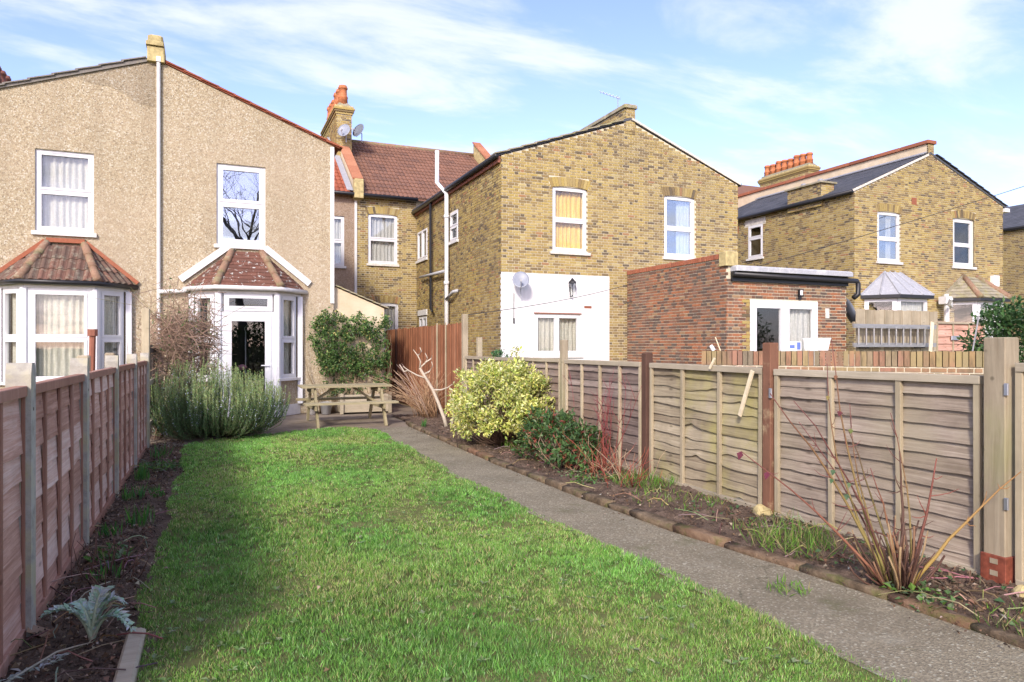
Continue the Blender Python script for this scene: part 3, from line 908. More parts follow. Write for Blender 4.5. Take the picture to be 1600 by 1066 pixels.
    # hip tiles
    for a, b2 in ((A[1], T0), (A[2], T1)):
        d = b2 - a
        for k in range(3):
            p0 = a + d * (k / 3 - 0.02 + (0.0 if k else 0.01)) + Vector((0, 0, 0.015 + 0.012)); p1 = a + d * ((k + 1) / 3 + 0.03) + Vector((0, 0, 0.012))
            MB().tube([p0, p1], [0.078, 0.066], 10).build('hip_tile', 'hip_tile', rf, True)
    fl = MB()
    if flash == 'white':
        fl.bar(A[0] + Vector((-0.03, -0.03, 0.10)), T0 + Vector((-0.02, -0.01, 0.06)), 0.05, 0.13)
        fl.bar(T0 + Vector((-0.02, -0.012, 0.062)), T1 + Vector((0.02, -0.012, 0.062)), 0.05, 0.10)
        fl.bar(T1 + Vector((0.02, -0.01, 0.06)), A[3] + Vector((0.03, -0.03, 0.10)), 0.05, 0.13)
        fl.build('flashing', 'white_paint', rf)
    else:
        fl.bar(A[0] + Vector((0.0, -0.03, 0.02)), T0 + Vector((-0.02, -0.03, 0.0)), 0.07, 0.07)
        fl.bar(T0 + Vector((-0.02, -0.032, 0.002)), T1 + Vector((0.02, -0.032, 0.002)), 0.07, 0.08)
        fl.bar(T1 + Vector((0.02, -0.03, 0.0)), A[3] + Vector((0.0, -0.03, 0.02)), 0.07, 0.07)
        fl.build('flashing', 'red_coping', rf)

XP = -0.97                                     # party line between the two pebbledash houses
FH = frame((0, YH, 0), (1, 0, 0))
# neighbour's half (left)
hl = thing('pebbledash_house', (-2.7, YH, 0), 'pebbledash house at far left with net curtains and old mossy bay roof', 'house')
strips(MB(), FH, -4.45, XP, 0, [(-4.45, 5.80), (XP, 7.05)], [(-3.01, -2.06, 3.57, 5.10), (-3.40, -1.62, 0.5, 2.5)], -0.25, 0.0).build('wall', 'pebbledash', hl, weld=True)
MB().box(-4.45, -4.25, YH + 0.26, YM, 0, 5.8).build('side_wall', 'pebbledash', hl)
coarse_roof(hl, XP, 7.06, -4.6, 5.74, 'grey_tile')
verge_tiles(hl, XP - 0.2, 7.06, -4.6, 5.76, 9, 'grey_tile')
O_p = lambda x, z: (x, YH - 0.004, z)
MB().prism([O_p(-2.35, 6.50), O_p(-2.05, 6.42), O_p(-1.80, 6.43), O_p(-1.55, 6.32), O_p(-1.35, 6.17), O_p(-1.02, 6.12), O_p(-1.02, 6.98), O_p(-1.6, 6.80), O_p(-2.1, 6.60)], (0, 0.02, 0)).build('repair_patch', 'pebbledash_patch', hl)
window(hl, FH, -3.01, -2.06, 3.57, 5.10, rows=(0.5,), curtain='net_curtain', seed=1)
v = MB(); v.fbox(FH, -2.75, -2.30, 5.035, 5.06, -0.04, -0.026); v.build('trickle_vent', 'grey_plastic', hl)
bay(hl, -2.51, 'old_bay_tile', 'pebbledash', True, 'red')
# our half (right)
hr = thing('pebbledash_house', (0.7, YH, 0), 'pebbledash house with the garden door in a white bay window', 'house')
strips(MB(), FH, XP, 2.43, 0, [(XP, 7.05), (2.43, 5.75)], [(0.10, 1.04, 3.50, 5.15), (-0.2, 1.5, 0.0, 2.5)], -0.25, 0.001).build('wall', 'pebbledash', hr, weld=True)
MB().box(2.18, 2.43, YH + 0.26, YM, 0, 5.72).build('side_wall', 'pebbledash', hr)
coarse_roof(hr, XP, 7.06, 2.56, 5.70, 'red_tile')
verge_tiles(hr, XP + 0.16, 7.02, 2.58, 5.70, 11, 'red_tile')
window(hr, FH, 0.10, 1.04, 3.50, 5.15, rows=(0.52,), glass_m='glass_mirror', seed=2, fw=0.06, sw=0.06)
bay(hr, 0.68, 'bay_tile', 'pebbledash', False, 'white', door=True)
# ridge stub with its two stones
sb = MB(); sb.bbox(-1.15, -0.84, YH - 0.10, YH + 0.35, 7.0, 7.30, 0.02)
sb.build('ridge_block', 'stone_block', hl)
sb = MB(); sb.bbox(-1.17, -0.85, YH - 0.14, YH + 0.35, 7.30, 7.39, 0.02); sb.bbox(-1.14, -0.87, YH - 0.11, YH + 0.35, 7.391, 7.52, 0.03)
sb.build('ridge_block_cap', 'stone_block', hl)
# downpipes
dp = MB(); dp.tube([(-0.95, YH - 0.06, 7.06), (-0.95, YH - 0.06, 0.1)], 0.036, 8)
dp.box(-0.99, -0.91, YH - 0.11, YH, 7.0, 7.1)
dp.build('downpipe', 'white_paint', hr)
dp = MB(); dp.box(2.36, 2.44, YH - 0.03, YH - 0.002, 2.35, 5.72); dp.build('corner_strip', 'white_paint', hr)
dp = MB(); dp.tube([(-0.93, YH - 0.10, 2.49), (-0.52, YH - 0.10, 2.52), (-0.42, YH - 0.08, 2.56)], 0.042, 8); dp.build('branch_pipe', 'white_paint', hr)
# recessed part of our house, seen in the gap: pink pebbledash wall and red roof
FM = frame((0, YM, 0), (1, 0, 0))
strips(MB(), FM, 2.2, 4.33, 0, [(2.2, 6.33), (4.33, 6.33)], [(2.9, 3.95, 4.02, 5.63)], -0.25, 0.0).build('rear_wall', 'pebbledash_pink', hr, weld=True)
window(hr, FM, 2.9, 3.95, 4.02, 5.63, rows=(0.5,), curtain='grey_curtain', seed=4)
MB().box(4.27, 4.35, YM - 0.035, YM - 0.002, 2.2, 6.3).build('corner_strip', 'white_paint', hr)

# lean-to beside our house
ln = thing('lean_to', (3.0, 15.62, 0), 'cream rendered lean-to with sloping top beside the pebbledash house', 'outbuilding')
FL = frame((0, 15.62, 0), (1, 0, 0))
strips(MB(), FL, 2.44, 3.56, 0, [(2.44, 2.74), (3.56, 2.27)], [], -2.6, 0.0).build('wall', 'cream_render', ln)
for i in range(7):
    a, b2 = i / 7, (i + 1.1) / 7
    z0, z1 = 2.75 - 0.48 * a, 2.75 - 0.48 * b2
    MB().prism([(2.44 + 1.19 * a, 15.55, z0), (2.44 + 1.19 * b2, 15.55, z1 + 0.012), (2.44 + 1.19 * b2, 15.55, z1 + 0.037), (2.44 + 1.19 * a, 15.55, z0 + 0.025)], (0, 2.7, 0)).build('roof_tile', 'stone_coping', ln)

# ================================================================== tiled main roofs and chimneys
def rolled_tile(mat, L, W):
    mb = MB(); K = 10
    prof = lambda f: 0.030 * max(0.0, math.sin(2 * math.pi * f)) ** 0.8 + 0.030 * max(0.0, math.sin(2 * math.pi * (f - 0.5))) ** 0.8
    r0 = [(W * k / K, -0.02, 0.026 + prof(k / K)) for k in range(K + 1)]
    r1 = [(W * k / K, L * 1.06, 0.0 + prof(k / K)) for k in range(K + 1)]
    bs = [(W * k / K, -0.02, -0.004) for k in range(K + 1)]
    mb.add(r0 + r1 + bs, [(k, k + 1, K + 2 + k, K + 1 + k) for k in range(K)] + [(2 * K + 2 + k, 2 * K + 3 + k, k + 1, k) for k in range(K)])
    return mb.mesh('tile', mat)
def tiled_slope(root, x0, x1, y0, z0, y1, z1, mat, W=0.30, L=0.32):
    sl = Vector((0, y1 - y0, z1 - z0)); ln_ = sl.length; V = sl.normalized()
    dk = MB().prism([(x0, y0, z0 - 0.08), (x0, y1, z1 - 0.08), (x0, y1, z1 - 0.006), (x0, y0, z0 - 0.006)], (x1 - x0, 0, 0)).build('roof_deck', mat, root)
    me = rolled_tile(mat, L, W)
    Nn = Vector((0, -V.z, V.y))
    rot = Matrix((Vector((1, 0, 0)), V, Nn)).transposed().to_4x4()
    nr, nc = int(round(ln_ / L)), int(round((x1 - x0) / W))
    for j in range(nr):
        for i in range(nc):
            o = bpy.data.objects.new('tile', me); C.objects.link(o); o.parent = dk
            o.matrix_local = Matrix.Translation(Vector((x0 + i * W, y0, z0)) + V * (j * L)) @ rot
def sloped_parapet(root, x, y0, z0, y1, z1, up=0.42, w=0.30, wall='cream_render', n=9):
    par = MB().prism([(x - w / 2 + 0.03, y0, z0 - 0.3), (x - w / 2 + 0.03, y1, z1 - 0.3), (x - w / 2 + 0.03, y1, z1 + up), (x - w / 2 + 0.03, y0, z0 + up)], (w - 0.06, 0, 0)).build('parapet', wall, root)
    for i in range(n):
        a, b2 = i / n, (i + 0.98) / n
        p0 = Vector((x, y0 - 0.06 + (y1 - y0 + 0.06) * a, z0 + up + 0.002 + (z1 - z0) * a)); p1 = Vector((x, y0 - 0.06 + (y1 - y0 + 0.06) * b2, z0 + up + 0.002 + (z1 - z0) * b2))
        MB().bar(p0, p1, w + 0.04, 0.05).build('coping_tile', 'terracotta', par)
    k = MB(); k.bbox(x - w / 2, x + w / 2, y0 - 0.30, y0 + 0.02, z0 - 0.25, z0 + up - 0.02, 0.02); k.build('kneeler', 'stone_block', par)

def chimney(root, x, y0, y1, z0, z1, npots, w=0.54, pot='terracotta_pot', pot_h=0.75, brick='stock_brick', singles=0, seed=3):
    body = MB(); body.box(x - w / 2 + 0.008, x + w / 2 - 0.008, y0 + 0.008, y1 - 0.008, z0, z1 - 0.02)
    st = body.build('chimney_stack', 'mortar', root)
    f1 = frame((x - w / 2, y0, z0), (1, 0, 0)); f2 = frame((x - w / 2, y1, z0), (0, -1, 0)); f3 = frame((x + w / 2, y0, z0), (0, 1, 0))
    hz = z1 - z0 - 0.30
    for fr, L in ((f1, w), (f2, y1 - y0), (f3, y1 - y0)):
        place_bricks(st, fr, lay(0, L, 0, [(0, hz), (L, hz)], [], COURSE, FLEM, JOINT), brick, singles, seed=seed)
    for k, (o_, za, zb) in enumerate(((0.035, 0.30, 0.225), (0.075, 0.224, 0.15), (0.10, 0.149, 0.075), (0.06, 0.074, 0.0))):
        MB().bbox(x - w / 2 - o_, x + w / 2 + o_, y0 - o_, y1 + o_, z1 - za, z1 - zb, 0.008).build('corbel_course', brick if k < 3 else 'stone_block', st)
    fl = MB(); fl.prism([(x - w / 2, y0, z1 + 0.001), (x + w / 2, y0, z1 + 0.001), (x + w / 2 - 0.12, y0 + 0.1, z1 + 0.14), (x - w / 2 + 0.12, y0 + 0.1, z1 + 0.14)], (0, y1 - y0 - 0.1, 0))
    fl.build('mortar_flaunching', 'stone_coping', st)
    for i in range(npots):
        yy = y0 + 0.24 + (y1 - y0 - 0.48) * i / max(1, npots - 1)
        h = pot_h * (1 + 0.06 * ((i * 7) % 3 - 1))
        mb = MB(); zb = z1 + 0.08
        mb.lathe(x, yy, [(0.18, zb), (0.165, zb + h * 0.35), (0.18, zb + h * 0.37), (0.175, zb + h * 0.45), (0.15, zb + h * 0.48), (0.14, zb + h * 0.82), (0.17, zb + h * 0.84), (0.17, zb + h * 0.92), (0.145, zb + h * 0.94), (0.145, zb + h), (0.12, zb + h - 0.02)], 12)
        mb.build('chimney_pot', pot, st, True)
    return st

# ================================================================== MIDDLE BRICK HOUSE
hb = thing('brick_house', (9.9, YH, 0), 'yellow brick house with gold curtain and a white painted lower wall', 'house')
FB = frame((6.34, YH, 0), (1, 0, 0))
TB = [(0, 5.97), (3.60, 7.23), (7.10, 5.90)]
w1, w2, w3 = (1.36, 2.33, 3.77, 5.37), (4.65, 5.64, 3.80, 5.42), (0.87, 2.14, 1.22, 2.22)
wb = strips(MB(), FB, 0.012, 7.088, 0, TB, [w1, w2, w3], -0.25, -0.008).build('wall', 'mortar', hb, weld=True)
ah = lambda w: (w[0] - 0.06, w[1] + 0.06, w[3], w[3] + 0.225)
rects = lay(0, 7.10, 0, TB, [w1, w2, (0.0, 2.97, 0.0, 3.17), ah(w1), ah(w2)], COURSE, FLEM, JOINT)
vis = lambda p: (p - Vector((6.6, 15.5, 4.2))).length if p.z > 1.5 else 99
place_bricks(wb, FB, rects, 'stock_brick', 260, vis, seed=11)
arch(wb, FB, w1[0], w1[1], w1[3]); arch(wb, FB, w2[0], w2[1], w2[3])
strips(MB(), FB, 0.0, 2.97, 0, [(0, 3.19), (2.97, 3.20)], [w3, (2.24, 2.455, 2.375, 2.44)], -0.05, 0.014).build('painted_render', 'white_render', hb, weld=True)
MB().fbox(FB, 2.24, 2.455, 2.375, 2.44, -0.05, 0.010).build('bare_brick', 'red_coping', hb)
window(hb, FB, *w1, rows=(0.49,), curtain='gold_curtain', sill_mat='sill_stone', seed=5, sill_ext=0.07)
window(hb, FB, *w2, rows=(0.47,), curtain='blue_curtain', cur_rng=(0.5, 1.0), seed=6, glass_m='glass_mirror')
window(hb, FB, *w3, rows=(), cols=(0.48,), curtain='net_curtain', seed=7, nb=-0.07)
MB().fbox(FB, w3[0] - 0.02, w3[1] + 0.02, w3[3] + 0.002, w3[3] + 0.03, -0.05, 0.03).build('drip_strip', 'brown_pipe', hb)
# side wall towards our garden
FS = frame((6.34, YM, 0), (0, -1, 0))
s1, s2, s3 = (3.60, 4.34, 4.42, 5.26), (0.12, 1.30, 4.27, 5.25), (0.33, 1.25, 1.45, 2.42)
ws = strips(MB(), FS, 0.012, 7.488, 0, [(0, 5.95), (7.5, 5.95)], [s1, s2, s3], -0.25, -0.008).build('side_wall', 'mortar', hb, weld=True)
place_bricks(ws, FS, lay(0, 7.5, 0, [(0, 5.95), (7.5, 5.95)], [s1, s2, s3], COURSE, FLEM, JOINT, 0.1), 'stock_brick', 0, seed=12)
for s_, cl, rw, cw in ((s1, None, (0.5,), ()), (s2, 'grey_curtain', (), (0.5,)), (s3, None, (0.5,), (0.5,))):
    window(hb, FS, *s_, rows=rw, cols=cw, curtain=cl, seed=8, nb=-0.06, fw=0.05, sw=0.04)
MB().fbox(FS, 0.28, 1.30, 2.44, 2.62, 0.002, 0.04).build('lintel_board', 'white_paint', hb)
# roof of the wing, parapet on the ridge, gutter
coarse_roof(hb, 9.94, 7.26, 6.18, 5.93, 'slate', y0=YH - 0.02)
coarse_roof(hb, 9.94, 7.26, 13.55, 5.88, 'slate', y0=YH - 0.02)
verge_tiles(hb, 9.70, 7.20, 6.20, 5.97, 10, 'stone_coping', t=0.03)
MB().prism([(9.98, YH - 0.05, 7.26), (13.5, YH - 0.05, 5.90), (13.5, YH - 0.05, 5.955), (9.98, YH - 0.05, 7.315)], (0, 0.2, 0)).build('verge_board', 'sill_stone', hb)
pp = MB(); pp.box(9.80, 10.08, YH - 0.004, YM + 0.5, 7.0, 7.55); pr_ = pp.build('ridge_parapet', 'mortar', hb)
fpp = frame((9.795, YM + 0.5, 7.0), (0, -1, 0)); place_bricks(pr_, fpp, lay(0, 8.0, 0, [(0, 0.55), (8.0, 0.55)], [], COURSE, FLEM, JOINT), 'stock_brick', 0, seed=4)
fpp = frame((9.80, YH - 0.010, 6.9), (1, 0, 0)); place_bricks(pr_, fpp, lay(0, 0.28, 0, [(0, 0.66), (0.28, 0.66)], [], COURSE, FLEM, JOINT), 'stock_brick', 0, seed=5)
for i in range(8):
    y0 = YH - 0.06 + i * 1.0
    MB().bbox(9.74, 10.13, y0, y0 + 0.985, 7.56, 7.66, 0.02).build('coping_stone', 'stone_coping', pr_)
gt = MB(); gt.tube([(6.20, YH - 0.06, 5.94), (6.20, YM - 0.05, 5.90)], 0.060, 8); gt.build('gutter', 'black_plastic', hb, True)
MB().box(6.262, 6.325, YH + 0.01, YM - 0.05, 5.80, 5.96).build('fascia', 'brown_pipe', hb)
# pipes on the side wall
sp_ = MB(); sp_.tube([(6.02, 19.62, 7.10), (6.02, 19.62, 6.18), (6.22, 19.35, 5.82), (6.22, 19.35, 0.1)], 0.062, 10); sp_.tube([(6.22, 19.35, 5.2), (6.22, 19.35, 5.12)], 0.08, 10); sp_.tube([(6.22, 19.35, 3.3), (6.22, 19.35, 3.2)], 0.08, 10)
sp_.build('soil_pipe', 'white_plastic', hb, True)
sp_ = MB(); sp_.tube([(6.20, 22.1, 3.66), (6.20, 19.35, 3.60)], 0.045, 8); sp_.tube([(6.3, 18.55, 2.98), (6.20, 18.7, 2.95), (6.20, 19.3, 2.78)], 0.045, 8); sp_.build('branch_pipe', 'grey_plastic', hb, True)
sp_ = MB(); sp_.tube([(6.22, 20.95, 5.9), (6.22, 20.95, 2.6), (6.20, 20.7, 2.5)], 0.04, 8); sp_.build('downpipe', 'black_plastic', hb, True)
# rear wall of the main range, in the gap
wm_, wl_ = (4.71, 5.69, 4.15, 5.78), (4.85, 5.72, 1.4, 2.86)
wr = strips(MB(), FM, 4.35, 6.6, 0, [(4.35, 6.33), (6.6, 6.33)], [wm_, wl_], -0.25, -0.008).build('rear_wall', 'mortar', hb, weld=True)
place_bricks(wr, FM, lay(4.36, 6.33, 0, [(4.36, 6.33), (6.33, 6.33)], [wm_, wl_, ah(wm_), ah(wl_)], COURSE, FLEM, JOINT), 'stock_brick', 0, seed=13)
arch(wr, FM, wm_[0], wm_[1], wm_[3]); arch(wr, FM, wl_[0], wl_[1], wl_[3])
window(hb, FM, *wm_, rows=(0.5,), curtain='grey_curtain', sill_mat='sill_stone', seed=9)
window(hb, FM, *wl_, rows=(), curtain='grey_curtain', seed=10)
tiled_slope(hb, 4.53, 9.78, YM - 0.22, 6.36, 27.0, 9.2, 'brown_tile')
MB().tube([(4.5, 27.0, 9.22), (9.8, 27.0, 9.22)], 0.09, 8).build('ridge_tiles', 'hip_tile', hb, True)
MB().box(4.4, 9.9, 26.9, 27.3, 6.0, 9.12).build('gable_core', 'brown_tile', hb)
MB().tube([(2.5, YM - 0.28, 6.33), (6.3, YM - 0.28, 6.31)], 0.058, 8).build('rear_gutter', 'black_plastic', hb, True)
sloped_parapet(hb, 4.36, YM - 0.05, 6.45, 27.0, 9.2, 0.38)
sloped_parapet(hb, 9.94, YM - 0.05, 6.45, 27.0, 9.2, 0.52, wall='stone_block')
chimney(hb, 4.35, 25.4, 28.6, 7.6, 10.0, 6, pot='terracotta_pot', singles=12)
tiled_slope(hr, 2.3, 4.2, YM - 0.22, 6.36, 27.0, 9.2, 'red_tile')
lf = MB(); lf.bar((4.10, YM - 0.2, 6.44), (4.10, 27.0, 9.27), 0.2, 0.02); lf.build('lead_flashing', 'lead', hr)

# far-left chimney
hz = thing('terrace_chimney', (-6.45, 26, 6.0), 'dark chimney with red pots just in view at the far left roof edge', 'chimney')
chimney(hz, -6.30, 25.0, 28.4, 6.0, 9.55, 6, pot='dark_pot', brick='red_brick')

# ================================================================== RED BRICK EXTENSION
he = thing('brick_extension', (11.5, 11.7, 0), 'single storey red brick extension with white glazed doors and flat grey roof', 'extension')
YE = 11.7
FE = frame((9.85, YE, 0), (1, 0, 0)); TE = [(0, 2.86), (3.40, 2.86)]
e1 = (0.62, 2.53, 0.15, 2.41)
we = strips(MB(), FE, 0.012, 3.388, 0, TE, [e1], -0.22, -0.008).build('wall', 'mortar', he, weld=True)
place_bricks(we, FE, lay(0, 3.40, 0.90, TE, [e1], COURSE, FLEM, JOINT), 'red_brick', 130, seed=21)
FE2 = frame((9.85, YH, 0), (0, -1, 0)); TE2 = [(0, 3.26), (3.8, 3.26)]
we2 = strips(MB(), FE2, 0.0, 3.788, 0, TE2, [], -0.22, -0.008).build('side_wall', 'mortar', he, weld=True)
place_bricks(we2, FE2, lay(0, 3.80, 0.90, TE2, [], COURSE, FLEM, JOINT, 0.05), 'red_brick', 170, seed=22)
for i in range(46):
    y0 = YH - 0.03 - i * 0.0785
    MB().bbox(9.815, 10.10, y0 - 0.068, y0, 3.262, 3.362 + 0.002 * (i % 3), 0.006).build('coping_brick', 'red_coping', he)
k = MB(); k.bbox(9.80, 10.12, YE - 0.05, YE + 0.20, 3.10, 3.40, 0.02); k.build('corner_block', 'stone_block', he)
MB().box(13.10, 13.25, YE + 0.2, YH, 0, 3.0).build('end_wall', 'red_brick', he)
rf = MB(); rf.prism([(10.12, YE - 0.16, 2.98), (10.12, YH, 3.20), (10.12, YH, 3.26), (10.12, YE - 0.16, 3.03)], (3.14, 0, 0)); rf.build('roof', 'felt', he)
rb_ = MB(); rb_.bbox(9.95, 13.26, YE - 0.20, YE + 0.3, 2.985, 3.10, 0.03); rb_.build('roof_edge', 'felt', he)
MB().box(9.95, 13.24, YE - 0.06, YE - 0.004, 2.78, 2.98).build('fascia', 'black_plastic', he)
gt = MB(); gt.tube([(9.92, YE - 0.13, 2.92), (13.42, YE - 0.13, 2.90), (13.46, YE - 0.13, 2.84), (13.46, YE - 0.13, 2.60), (13.35, YE - 0.10, 2.52)], 0.058, 8); gt.build('gutter', 'black_plastic', he, True)
window(he, FE, *e1, rows=(), cols=(0.5,), nb=-0.06, sill=False, room=1.4, fw=0.07, sw=0.10, curtain='grey_curtain', cur_rng=(0.55, 0.98), seed=12, glass_m='glass', name='glazed_door')
# quoin of buff bricks beside the doors
for i in range(20):
    MB().fbox(FE, 0.62 - (0.215 if i % 2 else 0.105), 0.61, 0.92 + i * 0.075, 0.985 + i * 0.075, -0.04, 0.006).build('buff_brick', 'stock_brick', we)
fl = MB(); fl.fbox(FE, 1.93, 2.03, 2.52, 2.66, 0.02, 0.07); fl.fbox(FE, 1.95, 2.01, 2.45, 2.53, 0.0, 0.04); fl.build('flood_lamp_housing', 'black_plastic', he)
fl = MB(); fl.fbox(FE, 1.945, 2.015, 2.54, 2.645, 0.0705, 0.074); fl.build('flood_lamp_glass', 'white_plastic', he)
vt = MB(); vt.fbox(FE, 2.74, 2.86, 2.05, 2.27, 0.006, 0.016); vt.build('air_vent', 'sill_stone', he)
# folded parasol leaning inside the glass
pa = MB(); pa.add([(11.62, YE + 0.35, 1.35), (12.08, YE + 0.35, 1.35), (11.86, YE + 0.45, 2.16), (11.70, YE + 0.30, 1.35), (11.96, YE + 0.28, 1.35)], [(0, 3, 2), (3, 4, 2), (4, 1, 2), (0, 1, 2)])
pa.build('folded_parasol', 'white_paint', he)
pa = MB(); pa.add([(11.94, YE + 0.26, 1.35), (12.12, YE + 0.30, 1.35), (11.87, YE + 0.43, 2.17)], [(0, 1, 2)]); pa.build('parasol_panel', 'parasol_green', he)

# ================================================================== RIGHT BRICK HOUSE
hc = thing('brick_house', (21.3, YH, 0), 'yellow brick house at right with slate roof and two small bay roofs', 'house')
FC = frame((17.88, YH, 0), (1, 0, 0)); TC = [(0, 6.12), (3.40, 7.60), (6.95, 6.22)]
c1, c2 = (0.97, 1.98, 4.06, 5.60), (4.42, 5.47, 4.06, 5.65)
wc = strips(MB(), FC, 0.012, 6.938, 0, TC, [c1, c2], -0.25, -0.008).build('wall', 'mortar', hc, weld=True)
place_bricks(wc, FC, lay(0, 6.95, 1.2, TC, [c1, c2, ah(c1), ah(c2)], COURSE, FLEM, JOINT), 'stock_brick', 200, lambda p: (p - Vector((18.2, 15.5, 4.6))).length, seed=31)
arch(wc, FC, c1[0], c1[1], c1[3]); arch(wc, FC, c2[0], c2[1], c2[3])
MB().fbox(FC, 2.48, 2.70, 5.92, 6.14, -0.03, 0.008).build('patch_brick', 'red_coping', wc)
window(hc, FC, *c1, rows=(0.46,), curtain='net_curtain', cur_rng=(0.55, 0.8), seed=14, glass_m='glass_mirror')
window(hc, FC, *c2, rows=(0.45,), seed=15, nb=-0.12, fw=0.09)
FCS = frame((17.88, YM, 0), (0, -1, 0)); cs = (2.92, 3.66, 4.6, 5.78)
wcs = strips(MB(), FCS, 0.012, 7.488, 0, [(0, 6.10), (7.5, 6.10)], [cs], -0.25, -0.008).build('side_wall', 'mortar', hc, weld=True)
place_bricks(wcs, FCS, lay(0, 7.5, 1.2, [(0, 6.10), (7.5, 6.10)], [cs, (2.75, 3.80, 5.78, 6.02)], COURSE, FLEM, JOINT, 0.07), 'stock_brick', 100, lambda p: (p - Vector((17.9, 15.6, 5.0))).length, seed=32)
MB().fbox(FCS, 2.77, 3.78, 5.785, 6.015, -0.05, 0.006).build('lintel', 'sill_stone', wcs)
MB().fbox(FCS, 2.30, 2.42, 5.6, 5.9, -0.05, 0.008).build('patch_brick', 'red_coping', wcs)
window(hc, FCS, *cs, rows=(0.62,), seed=16, nb=-0.06)
# slates
def slates(root, x0, z0, x1, z1, y0, y1, mat='slate', rows=17, wd=0.26):
    sl = Vector((x1 - x0, 0, z1 - z0)); Ls = sl.length; V = sl.normalized(); N_ = Vector((-V.z, 0, V.x))
    if N_.z < 0: N_ = -N_
    mb = MB(); rng = random.Random(5)
    rh = Ls / rows
    for j in range(rows):
        y = y0 - (wd / 2 if j % 2 else 0)
        while y < y1:
            a, b2 = max(y, y0), min(y + wd - 0.006, y1)
            if b2 - a > 0.03:
                t0, t1 = 0.012 + rng.uniform(0, 0.004), 0.002
                P = lambda yy, s_, n: Vector((x0, yy, z0)) + V * s_ + N_ * n
                mb.add([P(a, j * rh - 0.02, 0.002), P(b2, j * rh - 0.02, 0.002), P(b2, (j + 1) * rh, 0), P(a, (j + 1) * rh, 0), P(a, j * rh - 0.02, t0), P(b2, j * rh - 0.02, t0), P(b2, (j + 1) * rh, t1), P(a, (j + 1) * rh, t1)], BOXF)
            y += wd
    stuff(mb.build('slates', mat, root))
coarse_roof(hc, 21.20, 7.60, 17.74, 6.10, 'slate', y0=YH - 0.02, thick=0.05)
slates(hc, 17.74, 6.16, 21.10, 7.625, YH - 0.02, YM)
coarse_roof(hc, 21.20, 7.60, 24.98, 6.14, 'slate', y0=YH - 0.02)
verge_tiles(hc, 21.45, 7.60, 24.98, 6.20, 11, 'slate', t=0.02)
MB().prism([(17.76, YH - 0.045, 6.09), (21.1, YH - 0.045, 7.53), (21.1, YH - 0.045, 7.60), (17.76, YH - 0.045, 6.16)], (0, 0.06, 0)).build('verge_board', 'sill_stone', hc)
pc = MB(); pc.box(21.10, 21.38, YH - 0.004, YM + 1.6, 7.2, 7.92); pcw = pc.build('ridge_parapet', 'cream_render', hc)
for i in range(9):
    y0 = YH - 0.06 + i * 1.02
    MB().bbox(21.03, 21.45, y0, y0 + 1.0, 7.93, 8.04, 0.015).build('coping_stone', 'red_coping', pcw)
MB().bar((20.97, YH + 0.02, 7.60), (20.97, YM, 7.60), 0.26, 0.03, (-0.4, 0, 0.92)).build('lead_flashing', 'lead', hc)
fr_ = frame((21.10, YH - 0.010, 7.2), (1, 0, 0)); place_bricks(pcw, fr_, lay(0, 0.28, 0, [(0, 0.72), (0.28, 0.72)], [], COURSE, FLEM, JOINT), 'stock_brick', 0, seed=5)
stb = MB(); stb.box(17.80, 18.35, 16.7, 18.1, 5.9, 6.62); sb_ = stb.build('flue_stub', 'mortar', hc)
for fr, L in ((frame((17.792, 18.1, 5.9), (0, -1, 0)), 1.4), (frame((17.80, 16.692, 5.9), (1, 0, 0)), 0.55)):
    place_bricks(sb_, fr, lay(0, L, 0, [(0, 0.72), (L, 0.72)], [], COURSE, FLEM, JOINT), 'stock_brick', 0, seed=6)
MB().bbox(17.72, 18.43, 16.62, 18.18, 6.63, 6.69, 0.015).build('flue_cap', 'stone_coping', sb_)
for yy in (17.0, 17.7):
    mb = MB(); mb.lathe(18.1, yy, [(0.08, 6.69), (0.09, 6.82), (0.05, 6.84)], 10); mb.build('flue_terminal', 'lead', sb_)
gt = MB(); gt.tube([(17.72, YH - 0.05, 6.10), (17.72, YM, 6.08)], 0.06, 8); gt.build('gutter', 'black_plastic', hc, True)
MB().box(24.86, 25.1, YH - 0.06, YH + 0.3, 6.02, 6.14).build('gutter_end', 'white_plastic', hc)
# main range behind: a strip of roof, its chimney
tiled = MB(); tiled.prism([(13.0, YM - 0.2, 6.36), (13.0, 27.0, 9.2), (13.0, 27.0, 9.28), (13.0, YM - 0.2, 6.44)], (16, 0, 0)); tiled.build('main_roof', 'brown_tile', hc)
MB().box(13.0, 17.9, YM + 0.01, YM + 0.2, 0, 6.4).build('rear_wall', 'stock_brick', hc)
chimney(hc, 26.9, 25.7, 29.0, 7.4, 10.25, 8, w=0.6, seed=9, singles=10, pot_h=0.62)
